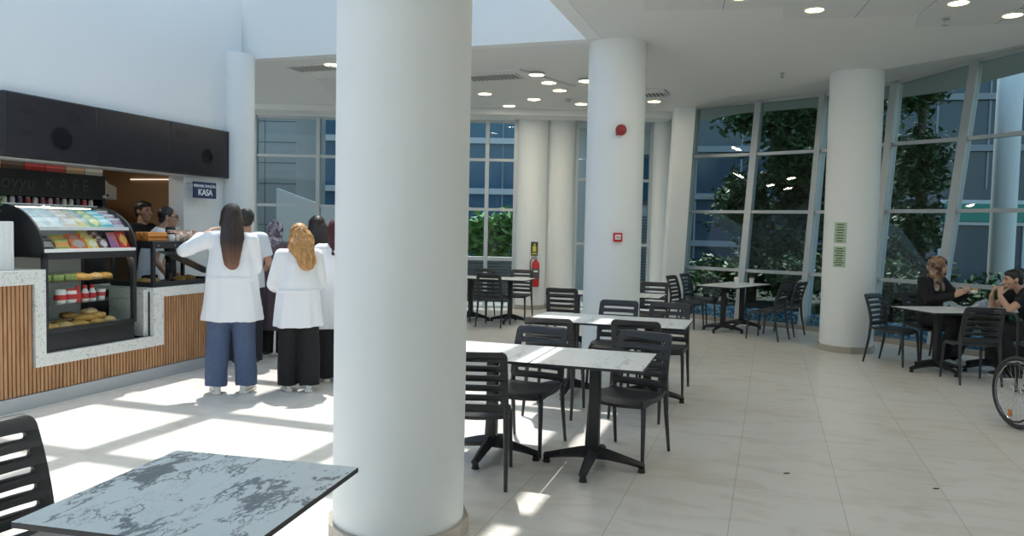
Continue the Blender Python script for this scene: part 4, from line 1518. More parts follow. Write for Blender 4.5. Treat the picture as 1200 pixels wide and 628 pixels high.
# grey machine body under the hood
t = kthing('coffee_machine', 'grey machine under the hood, behind the snack case', 'machine', 2.36, 2.45, 0)
b = MB(); b.prism([(.0, 0), (.62, 0), (.62, 1.05), (.5, 1.35), (.25, 1.62), (0, 1.70)], 0, .8, 'Y'); b.build('machine_body', M['greysteel'], t, 0)
b = MB(); b.box(.06, .4, -.01, -.0005, 1.0, 1.3, .004); b.build('front_panel', M['offwhite'], t, 0)

# --- screens
for i in range(3):
    t = kthing('menu_screen', 'dark menu screen above the kiosk, ' + ('leftmost with faint food pictures', 'plain middle one', 'right one next to the column')[i], 'screen', .47 + i * 1.035, .912, 2.165, 'menu screens above the kiosk')
    b = MB(); b.box(.0, 1.030, .0, .075, .0, .605, .006); b.build('housing', M['black'], t, 30)
    b = MB(); b.box(.014, 1.016, -.002, .0005, .020, .590); b.build('screen_panel', M['screen'], t, 0)
    b = MB()
    rnd = random.Random(20 + i)

    def disc(cx, cz, r, mi, sq=1.0):
        b.loft([(V((cx, -.0024, cz)), V((1, 0, 0)), V((0, 0, 1)), r, r * sq), (V((cx, -.0034, cz)), V((1, 0, 0)), V((0, 0, 1)), r, r * sq)], 24, True, mi)
    if i == 0:
        disc(.60, .22, .135, 1, .9); disc(.60, .225, .118, 0, .9); disc(.20, .24, .075, 1, .5); disc(.22, .45, .08, 1, .5); disc(.74, .46, .065, 1, .8)
    elif i == 2:
        disc(.17, .47, .09, 1, .6); disc(.62, .24, .12, 1, .9); disc(.62, .245, .10, 0, .9)
    for k in range(10 if i != 1 else 7):
        x = rnd.choice((.10, .45, .72)); z = .09 + .05 * k
        b.box(x, x + rnd.uniform(.08, .2), -.003, -.0021, z, z + .010, 0, 1, 0)
    b.build('faint_print', [M['screenpic'], M['screendark']], t, 0)

# --- till sign
t = kthing('till_sign', 'navy till sign with white letters hanging beside the screens', 'sign', 2.86, .86, 1.885)
b = MB(); b.box(.0, .40, .0, .02, .0, .20, .003); b.build('board', M['signblue'], t, 0)
b = MB(); b.box(.05, .07, .02, .16, .165, .185); b.box(.33, .35, .02, .16, .165, .185); b.build('bracket', M['alu'], t, 0)
wm = mat('white_lettering', (.85, .86, .88), .5)
me = text_mesh('PERSONEL ÖNCELİKLİ', .043, .001, 'CENTER', 0, .92, .0006)
me.transform(Matrix.Translation((.20, -.0012, .148)) @ Matrix.Rotation(pi / 2, 4, 'X')); me.materials.clear(); me.materials.append(wm); link('small_lettering', me, t)
me = text_mesh('KASA', .108, .001, 'CENTER', 0, .95, .0025)
me.transform(Matrix.Translation((.20, -.0012, .068)) @ Matrix.Rotation(pi / 2, 4, 'X')); me.materials.clear(); me.materials.append(wm); link('lettering', me, t)

# ================================================================== PEOPLE
def rotm(yaw=0, pit=0, rol=0):
    """head frame: yaw to the person's left +, pitch down -"""
    return (Matrix.Rotation(yaw, 3, 'Z') @ Matrix.Rotation(pit, 3, 'X') @ Matrix.Rotation(rol, 3, 'Y'))


def head_shapes(mb, c, Rm):
    def E(p, r, seg=20): mb.ell(c + Rm @ V(p), r, Rm, seg)

    def Cc(p, q, a, b_): mb.cap(c + Rm @ V(p), c + Rm @ V(q), a, b_, 10)
    E((0, -.018, .028), (.074, .092, .088), 24)          # cranium
    E((0, .030, .000), (.064, .060, .085), 24)           # face
    E((0, .034, -.055), (.050, .052, .052))              # jaw
    E((0, .066, -.092), (.022, .020, .018))              # chin
    E((.037, .052, -.018), (.024, .026, .026)); E((-.037, .052, -.018), (.024, .026, .026))     # cheeks
    Cc((0, .086, .018), (0, .104, -.022), .0085, .0125)  # nose
    E((.011, .094, -.028), (.009, .010, .008)); E((-.011, .094, -.028), (.009, .010, .008))
    Cc((-.042, .070, .030), (.042, .070, .030), .012, .012)                                     # brow
    Cc((-.017, .084, -.056), (.017, .084, -.056), .0085, .0085)                                 # lips
    Cc((-.013, .082, -.066), (.013, .082, -.066), .009, .009)
    for s in (1, -1):                                    # ears
        mb.ell(c + Rm @ V((s * .077, -.008, -.002)), (.008, .019, .030), Rm @ Matrix.Rotation(s * .25, 3, 'Z'), 14)


def face_parts(o, c, Rm, brow):
    b = MB()
    for s in (1, -1): b.ell(c + Rm @ V((s * .031, .0795, .012)), (.0135, .0095, .0065), Rm, 14)
    b.build('eye', M['eyewhite'], o)
    b = MB()
    for s in (1, -1): b.tube([c + Rm @ V((s * .014, .087, .030)), c + Rm @ V((s * .031, .086, .036)), c + Rm @ V((s * .048, .074, .031))], [.0035, .0045, .0025], 8)
    b.build('eyebrow', brow, o)
    b = MB()
    b.tube([c + Rm @ V((-.022, .084, -.060)), c + Rm @ V((-.009, .0925, -.0585)), c + Rm @ V((.009, .0925, -.0585)), c + Rm @ V((.022, .084, -.060))], [.002, .0045, .0045, .002], 8)
    b.build('lips', M['lips'], o)


def hand_shapes(mb, wrist, d, nrm, side, curl=0.5, spread=0.1):
    """palm, five separate bent fingers. d: towards the fingertips, nrm: out of the back of the hand,
    side: +1/-1, where the thumb leaves along d x nrm * side"""
    d = V(d).normalized(); nrm = V(nrm); nrm = (nrm - d * nrm.dot(d)).normalized()
    t = d.cross(nrm) * side                              # towards the thumb
    w = V(wrist)
    for k in range(4):                                   # palm
        o_ = .026 - .0175 * k
        mb.cap(w + d * .012 + t * (o_ * .7), w + d * .088 + t * o_, .0135, .0115, 10)
    lens = (.070, .078, .072, .056)
    for k in range(4):
        o_ = .026 - .0175 * k
        p = w + d * .090 + t * o_
        dirv = (d + t * (spread * (1.5 - k) * .55)).normalized()
        ax = dirv.cross(nrm).normalized()
        L = lens[k]
        ang = curl * (.55 + .08 * k)
        for seg, (fr, ra, rb) in enumerate(((.45, .0095, .0086), (.30, .0086, .0078), (.25, .0078, .0066))):
            dirv = (Matrix.Rotation(-ang if seg else -ang * .8, 3, ax) @ dirv).normalized()
            q = p + dirv * L * fr
            mb.cap(p, q, ra, rb, 8)
            p = q
    p = w + d * .028 + t * .026 - nrm * .004             # thumb from the side of the palm
    dirv = (d * .62 + t * .70 - nrm * .28).normalized()
    q = p + dirv * .038; mb.cap(p, q, .0135, .0108, 8)
    dirv = (dirv + d * .45 - nrm * .25 * curl).normalized(); p2 = q + dirv * .030; mb.cap(q, p2, .0105, .0092, 8)
    dirv = (dirv + d * .35 - nrm * .30 * curl).normalized(); mb.cap(p2, p2 + dirv * .024, .0092, .0075, 8)


def default_joints():
    J = dict(pel=V((0, 0, .93)), waist=V((0, -.005, 1.06)), chest=V((0, 0, 1.25)), neck=V((0, -.015, 1.425)), head=V((0, .012, 1.575)))
    for s, n in ((-1, 'L'), (1, 'R')):
        J['sh' + n] = V((s * .165, -.015, 1.375)); J['el' + n] = V((s * .215, -.035, 1.10)); J['wr' + n] = V((s * .215, .05, .865))
        J['hip' + n] = V((s * .088, 0, .90)); J['kn' + n] = V((s * .095, .015, .49)); J['an' + n] = V((s * .10, -.02, .085)); J['ft' + n] = V((0, 1, 0))
        J['hd' + n] = V((0, .15, -1)); J['hn' + n] = V((s, 0, 0))
    return J


ZS = (.93, 1.06, 1.25, 1.425)


def spine(J, z):
    """point, right, forward for an upright height z along the posed spine"""
    P = [J['pel'], J['waist'], J['chest'], J['neck']]
    if z <= ZS[0]:
        i, t = 0, 0
        t_ = (P[1] - P[0]).normalized()
        c = P[0] + (V((0, 0, -1)) if J.get('skirt', True) else -t_) * (ZS[0] - z)
        t_ = V((0, 0, 1))
    else:
        i = 0 if z < ZS[1] else (1 if z < ZS[2] else 2)
        t = (z - ZS[i]) / (ZS[i + 1] - ZS[i])
        c = P[i].lerp(P[i + 1], t)
        t_ = (P[i + 1] - P[i]).normalized()
    ax = J['shR'] - J['shL']
    if z <= 1.0: ax = J['hipR'] - J['hipL']
    ax = (ax - t_ * ax.dot(t_)).normalized()
    return c, ax, t_.cross(ax)


def torso_loft(mb, J, prof, n=28):
    rings = []
    for r in prof:
        c, ax, ay = spine(J, r[0])
        c = c + ay * (r[3] if len(r) > 3 else 0)
        rings.append((c, ax, ay, r[1], r[2]) + ((r[4],) if len(r) > 4 else ()))
    mb.loft(rings, n)


BODY_PROF = [(.82, .145, .10, -.01), (.90, .162, .115, -.01), (.98, .150, .105), (1.06, .132, .095), (1.15, .142, .102, .004), (1.25, .155, .11, .008), (1.33, .150, .098), (1.39, .105, .072, -.01), (1.43, .056, .056, -.012)]


def folds(amp, freq=9.0, vert=3.0, seed=0.0):
    def f(me):
        cs = [(v.co.copy(), v.normal.copy()) for v in me.vertices]
        for v, (c, n_) in zip(me.vertices, cs):
            k = noise.noise(V((c.x * freq + seed, c.y * freq, c.z * vert))) + .5 * noise.noise(V((c.x * freq * 2.3, c.y * freq * 2.3 + seed, c.z * vert * 2.0)))
            v.co = c + n_ * (amp * k)
    return f


def scale_tree(o, k):
    o.scale = (k, k, k)


def person(label, loc, yaw, H, J, skin, hair=None, parts=(), face=False, head=(0, 0, 0), hands=(True, True), group=None, hcurl=(.5, .5), brow='blackhair', legs=True):
    """one person: continuous body; clothes, hair and shoes are its children"""
    Rm = rotm(*head)
    mb = MB()
    torso_loft(mb, J, BODY_PROF)
    hc = J['head']
    mb.cap(J['neck'] - V((0, 0, .03)), hc + Rm @ V((0, -.02, -.05)), .054, .050)
    head_shapes(mb, hc, Rm)
    for n, s in (('L', -1), ('R', 1)):
        mb.chain([J['chest'].lerp(J['neck'], .75), J['sh' + n], J['el' + n], J['wr' + n]], [.05, .052, .040, .026])
        mb.chain([J['wr' + n], J['wr' + n] + V(J['hd' + n]).normalized() * .02], [.026, .024])
        hand_shapes(mb, J['wr' + n], J['hd' + n], J['hn' + n], J.get('th' + n, -s), hcurl[0 if n == 'L' else 1])
        mb.chain([J['pel'].lerp(J['hip' + n], .8), J['hip' + n], J['kn' + n], J['an' + n]], [.09, .085, .056, .038])
        f_ = V(J['ft' + n]).normalized()
        mb.chain([J['an' + n] - f_ * .03 + V((0, 0, -.045)), J['an' + n] + f_ * .15 + V((0, 0, -.058))], [.032, .024])
    o = remesh(mb, 'person', M[skin], .0068, 3)
    tag(o, label, 'person', group)
    if face: face_parts(o, hc, Rm, M[brow])
    for fn in parts: fn(o, J, Rm)
    o.location = loc
    o.rotation_euler = (0, 0, yaw)
    k = H / 1.70
    o.scale = (k, k, k)
    return o


# ---- garments (each returns a function that adds a child)
def coat(m, hem=.64, flare=.255, belt=None, sleeves=(1, 1), collar=True, name='coat', slim=0.0, sl=.058, cuff=0.0, fold=.006, seed=0, depth=.19):
    def f(o, J, Rm):
        mb = MB()
        wv = lambda a: 1 + .035 * sin(a * 7 + seed) + .02 * sin(a * 11 + 2)
        torso_loft(mb, J, [(hem, flare, depth, 0, wv), *[(z_, .188 + (flare - .188) * (1.24 - z_) / (1.24 - hem), .142 + (depth - .142) * (1.24 - z_) / (1.24 - hem), 0, wv) for z_ in (hem + .12, .88, 1.0, 1.12)], (1.22, .186, .140, .004), (1.31, .182, .128, .0), (1.375, .150, .100, -.008), (1.415, .095, .075, -.012), (1.435, .075, .068, -.012)])
        for n, s in (('L', -1), ('R', 1)):
            if sleeves[0 if n == 'L' else 1]:
                w_ = J['el' + n].lerp(J['wr' + n], 1.0 - cuff)
                mb.chain([J['chest'].lerp(J['neck'], .70), J['sh' + n], J['el' + n]], [.075, .074, sl])
                mb.tube([J['el' + n] + (J['el' + n] - w_).normalized() * .01, J['el' + n].lerp(w_, .5), w_], [sl, sl * .93, sl * .84], 16)
                mb.ell(J['el' + n], (sl, sl, sl))
        c = remesh(mb, name, M[m], .011, 4, o, folds(fold * 1.5, 9, 2.2, seed))
        if collar:
            b = MB()
            nk = J['neck']
            b.tube([nk + V((.078 * cos(a), .070 * sin(a) - .004, .000 + .012 * -sin(a))) for a in [2 * pi * i / 20 for i in range(20)]], .014, 8, closed=True, flat=1.6)
            b.build('collar', M[m], c)
        if belt:
            b = MB()
            z = belt
            pts = []
            for i in range(13):
                a = RAD(205 + 130 * i / 12)
                pts.append(V((.222 * cos(a), .168 * sin(a), z)))
            b.tube(pts, .006, 8, flat=3.6)
            b.build('back_belt', M[m], c)
    return f


def top(m, name='shirt', hem=.86, short=True, slim=0.0, collar=False, fold=.005, sl=.056, cuff=.0, seed=0):
    def f(o, J, Rm):
        mb = MB()
        torso_loft(mb, J, [(hem, .185 - slim, .14 - slim), (.98, .178 - slim, .132 - slim), (1.08, .165 - slim, .122 - slim), (1.22, .178 - slim, .132 - slim), (1.31, .176 - slim, .118 - slim), (1.375, .145, .092, -.008), (1.412, .088, .070, -.012), (1.428, .070, .064, -.012)])
        for n in 'LR':
            e = J['sh' + n].lerp(J['el' + n], .72) if short else J['el' + n]
            mb.chain([J['chest'].lerp(J['neck'], .70), J['sh' + n]], [.07, .070])
            mb.tube([J['sh' + n], J['sh' + n].lerp(e, .5), e], [.068, .066, sl + .006 if short else sl], 16)
            if not short:
                w_ = J['el' + n].lerp(J['wr' + n], 1.0 - cuff)
                mb.ell(J['el' + n], (sl, sl, sl))
                mb.tube([J['el' + n], J['el' + n].lerp(w_, .5), w_], [sl, sl * .9, sl * .76], 16)
        c = remesh(mb, name, M[m], .010, 4, o, folds(fold, 8, 3.5, seed))
        if collar:
            b = MB(); nk = J['neck']
            b.tube([nk + V((.072 * cos(a), .064 * sin(a) - .004, .004 - .014 * sin(a))) for a in [2 * pi * i / 20 for i in range(20)]], .011, 8, closed=True, flat=1.7)
            b.build('collar', M[m], c)
    return f


def trousers(m, wide=.0, hem=.045, fold=.006, seed=0, name='trousers'):
    def f(o, J, Rm):
        mb = MB()
        mb.ell(J['pel'] + V((0, -.005, -.02)), (.172, .125, .125))
        for n in 'LR':
            h, k, a = J['hip' + n], J['kn' + n], J['an' + n]
            mb.ell(h + V((0, 0, -.02)), (.098, .105, .11))
            low = a + (a - k).normalized() * max(0.0, (.085 - hem))
            mb.tube([h, h.lerp(k, .5), k, k.lerp(low, .5), low], [.100 + wide * .1, .088 + wide * .5, .070 + wide * .8, .066 + wide * .95, .062 + wide], 18)
            mb.ell(k, (.070 + wide * .8,) * 3)
        remesh(mb, name, M[m], .0105, 3, o, folds(fold, 7, 3.2, seed))
    return f


def shoes(m, sole='sole'):
    def f(o, J, Rm):
        for n in 'LR':
            a = J['an' + n]
            d = V(J['ft' + n]).normalized()
            s = V((d.y, -d.x, 0))
            z = V((0, 0, 1))
            base = V((a.x, a.y, a.z - .082))
            mb = MB()
            rings = []
            for t, hw, hh in ((-.085, .018, .030), (-.075, .032, .050), (-.02, .038, .058), (.05, .043, .045), (.11, .046, .032), (.155, .040, .026), (.178, .022, .018)):
                rings.append((base + d * t + z * (.022 + hh * .55), s, z, hw, hh * .72))
            mb.loft(rings, 16)
            mb.cap(a + V((0, 0, .03)), a - V((0, 0, .03)), .042, .046)
            sh = remesh(mb, 'shoe', M[m], .008, 3, o)
            b = MB()
            pts = [(-.088, .020), (-.075, .036), (-.02, .040), (.05, .045), (.11, .048), (.158, .042), (.182, .022)]
            poly = [base + d * t + s * w_ for t, w_ in pts] + [base + d * t - s * w_ for t, w_ in reversed(pts)]
            b.prism([(p.x, p.y) for p in poly], base.z + .001, base.z + .024)
            b.build('sole', M[sole], sh, 30)
    return f


def long_hair(m, length=.42, width=.125, lean=(0, 0), wavy=0.0, name='hair', spread=1.0):
    def f(o, J, Rm):
        c = J['head']
        mb = MB()
        mb.ell(c + Rm @ V((0, -.024, .034)), (.088, .100, .096), Rm, 26)
        mb.ell(c + Rm @ V((0, .018, .066)), (.074, .072, .056), Rm, 20)
        for s in (1, -1):
            mb.cap(c + Rm @ V((s * .062, -.005, .05)), c + Rm @ V((s * .074, -.03, -.06)), .030, .032)
        rings = []
        k = 9
        for i in range(k):
            t = i / (k - 1)
            z = .06 - t * (length)
            wd = (.080 + (width - .08) * min(1, t * 2.2)) * (1 - .38 * max(0, t - .55) / .45) * spread
            dp = .054 * (1 - .30 * t)
            yy = -.055 - .050 * min(1, t * 2.2) - .062 * t
            p = (Rm @ V((0, yy, max(z, -.10)))) + V((0, 0, min(0, z + .10)))
            p = c + p + V((lean[0] * t + wavy * .02 * sin(t * 9), lean[1] * t, 0))
            rings.append((p, Rm @ V((1, 0, 0)), Rm @ V((0, 1, 0)), wd, dp, (lambda a, q=i: 1 + .06 * sin(a * 5 + q * .7) + .035 * sin(a * 13 - q))))
        lc, la, lb, lw, ld_ = rings[-1][:5]
        rings.append((lc + V((0, .004, -.028)), la, lb, lw * .72, ld_ * .75)); rings.append((lc + V((0, .008, -.046)), la, lb, lw * .36, ld_ * .45))
        mb.loft(rings, 36)

        def post(me):
            cs = [(v.co.copy(), v.normal.copy()) for v in me.vertices]
            for v, (p, n_) in zip(me.vertices, cs):
                q = p - c
                w_ = wavy * .9
                kk = noise.noise(V((q.x * 55 + w_ * 3 * sin(q.z * 30), q.y * 55, q.z * (4 + 8 * wavy)))) + .6 * noise.noise(V((q.x * 24, q.y * 24, q.z * (3 + 14 * wavy))))
                v.co = p + n_ * (.0036 + .006 * wavy) * kk * (1 if abs(n_.z) < .6 else .2)
        remesh(mb, name, M[m], .0075, 3, o, post)
    return f


def short_hair(m, name='hair', bun=False, recede=0.0):
    def f(o, J, Rm):
        c = J['head']
        mb = MB()
        mb.ell(c + Rm @ V((0, -.026, .036)), (.082, .093, .088), Rm, 26)
        mb.ell(c + Rm @ V((0, .012 - recede, .072)), (.068, .066, .044), Rm, 20)
        mb.ell(c + Rm @ V((0, -.060, -.025)), (.064, .042, .055), Rm, 20)
        if bun: mb.ell(c + Rm @ V((0, -.095, .085)), (.040, .040, .038), Rm, 18)

        def post(me):
            cs = [(v.co.copy(), v.normal.copy()) for v in me.vertices]
            for v, (p, n_) in zip(me.vertices, cs):
                q = p - c
                v.co = p + n_ * .003 * noise.noise(V((q.x * 80, q.y * 80, q.z * 25)))
        remesh(mb, name, M[m], .007, 2, o, post)
    return f


def headscarf(m, drape=.16, opening=True, name='headscarf', seed=0.0):
    def f(o, J, Rm):
        c = J['head']
        mb = MB()
        mb.ell(c + Rm @ V((0, -.012, .022)), (.098, .114, .118), Rm, 26)
        mb.ell(c + Rm @ V((0, .030, -.055)), (.080, .074, .085), Rm, 22)
        mb.ell(c + Rm @ V((0, -.075, .0)), (.070, .060, .080), Rm, 20)
        nk, ch = J['neck'], J['chest']
        axr = (J['shR'] - J['shL']).normalized()
        up = (nk - ch).normalized()
        ay = up.cross(axr)
        mb.loft([(nk - up * drape + ay * .01, axr, ay, .165, .128), (nk - up * drape * .6, axr, ay, .155, .122), (nk - up * .02, axr, ay, .105, .095), (nk + up * .06, axr, ay, .085, .088), (c + Rm @ V((0, 0, -.03)), Rm @ V((1, 0, 0)), Rm @ V((0, 1, 0)), .088, .095)], 28)
        ob = remesh(mb, name, M[m], .009, 3, o, folds(.007, 13, 9, seed))
        if opening:
            bm = bmesh.new(); bm.from_mesh(ob.data)
            Ri = Rm.transposed()
            kill = []
            for fc in bm.faces:
                q = Ri @ (fc.calc_center_median() - c)
                if q.y > .03 and (q.x / .062) ** 2 + ((q.z + .006) / .088) ** 2 < 1: kill.append(fc)
            bmesh.ops.delete(bm, geom=kill, context='FACES')
            bm.to_mesh(ob.data); bm.free()
            md = ob.modifiers.new('thick', 'SOLIDIFY'); md.thickness = .004; md.offset = -1
    return f


def eyeglasses(m='black'):
    def f(o, J, Rm):
        c = J['head']
        b = MB()
        for s in (1, -1):
            b.tube([c + Rm @ V((s * .032 + .023 * cos(a), .098 - .008 * abs(cos(a)), .010 + .017 * sin(a))) for a in [2 * pi * i / 18 for i in range(18)]], .0022, 6, closed=True)
            b.tube([c + Rm @ V((s * .055, .090, .014)), c + Rm @ V((s * .078, .05, .016)), c + Rm @ V((s * .083, -.01, .012))], .0022, 6)
        b.tube([c + Rm @ V((-.009, .100, .014)), c + Rm @ V((.009, .100, .014))], .0022, 6)
        b.build('eyeglasses', M[m], o)
    return f


def gathered(J, **kw):
    J = {k: v for k, v in J.items()}
    for k, v in kw.items(): J[k] = V(v) if isinstance(v, tuple) else v
    return J


DJ = default_joints()
GQ = None
# -- woman with long hair: left elbow raised, hand back towards her neck
J = gathered(DJ, elL=(-.405, .04, 1.27), wrL=(-.265, .19, 1.41), hdL=(.75, .15, .62), hnL=(-.6, -.3, .7), shL=(-.172, .0, 1.382), elR=(.20, .06, 1.12), wrR=(.10, .26, 1.06), hdR=(-.6, .6, .1), hnR=(.3, .3, .7),
             anL=(-.128, -.02, .085), anR=(.128, -.01, .085), knL=(-.112, .015, .49), knR=(.112, .02, .49), ftL=(-.25, 1, 0), ftR=(.25, 1, 0))
person('woman with very long dark hair, white coat and blue jeans at the pastry display', (-2.62, 7.16, 0), face(-.22, .97), 1.77, J, 'skin', face=True, head=(.15, .02, 0),
       parts=(trousers('jeans', .036, .062, .009, 1), coat('coat', .655, .268, 1.03, fold=.007, seed=1, cuff=.04), shoes('shoewhite'), long_hair('brownhair', .47, .100)))
# -- man in a white T-shirt
J = gathered(DJ, elL=(-.22, .06, 1.10), wrL=(-.10, .26, 1.08), hdL=(.6, .6, .1), hnL=(-.3, .3, .7), elR=(.24, .0, 1.10), wrR=(.20, .22, 1.02), hdR=(-.3, .9, 0), hnR=(.5, 0, .8))
person('man with short dark hair and a white T-shirt in the queue', (-2.99, 8.62, 0), face(-.3, .95), 1.76, J, 'skin2', face=True, head=(.1, 0, 0),
       parts=(trousers('darkcloth', .012, .04, .006, 2), top('tee', 't_shirt', .84, True, -.015, seed=2), shoes('shoedark'), short_hair('blackhair')))
# -- woman with a grey printed headscarf
J = gathered(DJ, elL=(-.20, .08, 1.10), wrL=(-.06, .24, 1.10), hdL=(.7, .5, .1), hnL=(-.3, .3, .7), elR=(.20, .08, 1.10), wrR=(.07, .26, 1.05), hdR=(-.6, .6, .1), hnR=(.3, .3, .7))
person('woman with a grey printed headscarf and a long mauve coat in the queue', (-2.84, 9.20, 0), face(-.1, 1), 1.62, J, 'skin', face=True, head=(-.2, 0, 0),
       parts=(trousers('blackcloth', .02, .04, .005, 3), coat('mauve', .34, .26, None, fold=.006, seed=3, name='long_coat', depth=.2), shoes('shoedark'), headscarf('scarfgrey', .22)))
# -- blonde woman, left forearm forward
J = gathered(DJ, elL=(-.255, -.02, 1.09), wrL=(-.22, .22, 1.03), hdL=(.1, .95, -.15), hnL=(-.6, 0, .7), elR=(.235, .03, 1.09), wrR=(.12, .24, 1.04), hdR=(-.6, .7, 0), hnR=(.3, .3, .8),
             anL=(-.10, .02, .085), anR=(.11, -.05, .085), knL=(-.10, .035, .49), knR=(.105, .0, .49), ftL=(-.2, 1, 0), ftR=(.15, 1, 0))
person('woman with wavy blonde hair, white coat and black trousers', (-2.03, 7.30, 0), face(-.30, .95), 1.60, J, 'skin', face=True, head=(.1, -.06, .06),
       parts=(trousers('blackcloth', .040, .06, .008, 4), coat('coat', .66, .255, 1.02, fold=.007, seed=4), shoes('shoewhite'), long_hair('blond', .37, .122, (.05, 0), 1.0, spread=1.06)))
# -- dark haired woman behind her
J = gathered(DJ, elL=(-.22, .05, 1.10), wrL=(-.10, .25, 1.05), hdL=(.6, .6, 0), hnL=(-.3, .3, .7), elR=(.225, .02, 1.10), wrR=(.14, .24, 1.02), hdR=(-.5, .7, 0), hnR=(.3, .3, .8),
             knR=(.12, .10, .50), anR=(.16, -.12, .10), anL=(-.05, .03, .085), ftR=(.3, 1, -.1), ftL=(-.1, 1, 0))
person('woman with long dark hair and beige shoes behind the blonde woman', (-2.13, 8.36, 0), face(-.35, .94), 1.69, J, 'skin', face=True, head=(.15, 0, 0),
       parts=(trousers('blackcloth', .04, .06, .006, 5), coat('coat', .60, .245, None, fold=.006, seed=5), shoes('shoebeige'), long_hair('darkhair', .36, .115, (.02, 0), .3)))
# -- woman in a maroon headscarf half behind the near column
J = gathered(DJ, elL=(-.25, .03, 1.10), wrL=(-.20, .24, 1.02), hdL=(.2, .9, -.1), hnL=(-.6, 0, .7), elR=(.22, .05, 1.10), wrR=(.10, .25, 1.04), hdR=(-.6, .7, 0), hnR=(.3, .3, .8))
person('woman in a maroon headscarf and white coat half hidden by the near column', (-1.79, 7.82, 0), face(-.35, .94), 1.65, J, 'skin', face=True, head=(.1, 0, 0),
       parts=(trousers('blackcloth', .03, .03, .006, 6), coat('coat', .56, .25, None, fold=.006, seed=6), shoes('shoewhite'), headscarf('maroon', .14, seed=3)))
# -- staff behind the counter
p = wp(2.60, 1.00) - V((.93, .36, 0)) * .20
J = gathered(DJ, chest=(0, .05, 1.245), neck=(0, .12, 1.405), head=(0, .185, 1.545), shL=(-.165, .10, 1.355), shR=(.165, .10, 1.355), elL=(-.22, .08, 1.08), wrL=(-.20, .22, .90), hdL=(.1, .7, -.6), hnL=(-.8, 0, .3), elR=(.235, .06, 1.08), wrR=(.215, .20, .88), hdR=(-.1, .9, -.3), hnR=(.5, 0, .8))
person('staff man with glasses and a white polo shirt behind the pastry display', p, face(.93, .36), 1.80, J, 'skin2', face=True, head=(-.05, -.08, 0),
       parts=(trousers('blackcloth', .01, .04, .005, 7), top('polo', 'polo_shirt', .84, True, 0, True, seed=7), shoes('shoedark'), short_hair('blackhair', recede=.03), eyeglasses()))
p = wp(2.78, 1.56)
J = gathered(DJ)
person('staff man in a black shirt standing behind his colleague in white', p, face(.90, -.15), 1.84, J, 'skin2', face=True, head=(-.2, -.05, 0),
       parts=(trousers('blackcloth', .01, .04, .005, 8), top('blackcloth', 'shirt', .84, True, 0, False, seed=8), shoes('shoedark'), short_hair('blackhair')))

# -- seated women
def seated(**kw):
    J = default_joints()
    base = dict(pel=(0, -.02, .555), waist=(0, -.045, .685), chest=(0, -.03, .875), neck=(0, -.01, 1.045), head=(0, .035, 1.190), skirt=False)
    for n, s in (('L', -1), ('R', 1)):
        base['sh' + n] = (s * .165, -.015, .995); base['el' + n] = (s * .23, .10, .80); base['wr' + n] = (s * .15, .33, .82)
        base['hip' + n] = (s * .09, -.01, .53); base['kn' + n] = (s * .10, .41, .535); base['an' + n] = (s * .11, .24, .085)
    base.update(kw)
    return gathered(J, **base)


def seated_top(m, name, sl=.060, long_=True, fold=.006, seed=0, slim=0.0):
    def f(o, J, Rm):
        mb = MB()
        torso_loft(mb, J, [(.90, .19 - slim, .155 - slim), (.98, .188 - slim, .150 - slim), (1.08, .178 - slim, .14 - slim), (1.22, .186 - slim, .14 - slim), (1.31, .180 - slim, .124), (1.375, .150, .098, -.008), (1.412, .090, .072, -.012), (1.43, .070, .064, -.012)])
        for n in 'LR':
            mb.chain([J['chest'].lerp(J['neck'], .70), J['sh' + n]], [.075, .074])
            if long_:
                mb.chain([J['sh' + n], J['el' + n]], [.072, sl])
                mb.tube([J['el' + n], J['el' + n].lerp(J['wr' + n], .5), J['wr' + n]], [sl, sl * .9, sl * .75], 16)
            else:
                e = J['sh' + n].lerp(J['el' + n], .62)
                mb.tube([J['sh' + n], e], [.070, .064], 16)
        remesh(mb, name, M[m], .010, 4, o, folds(fold, 9, 5, seed))
    return f


def seated_trousers(m, wide=0.0, skirt=False, seed=0, name='trousers'):
    def f(o, J, Rm):
        mb = MB()
        mb.ell(J['pel'] + V((0, -.01, -.005)), (.185, .150, .105))
        for n in 'LR':
            h, k, a = J['hip' + n], J['kn' + n], J['an' + n]
            mb.chain([h, k], [.098, .080 + wide])
            low = a + (a - k).normalized() * .03
            mb.tube([k, k.lerp(low, .5), low], [.078 + wide, .072 + wide, .066 + wide * 1.2], 16)
        if skirt:
            for t in (0.15, .5, .85, 1.0):
                mb.cap(J['hipL'].lerp(J['knL'], t), J['hipR'].lerp(J['knR'], t), .085, .085)
            for t in (.2, .5, .8):
                mb.cap(J['knL'].lerp(J['anL'], t), J['knR'].lerp(J['anR'], t), .085, .085)
        remesh(mb, name, M[m], .011, 3, o, folds(.006, 8, 4, seed))
    return f


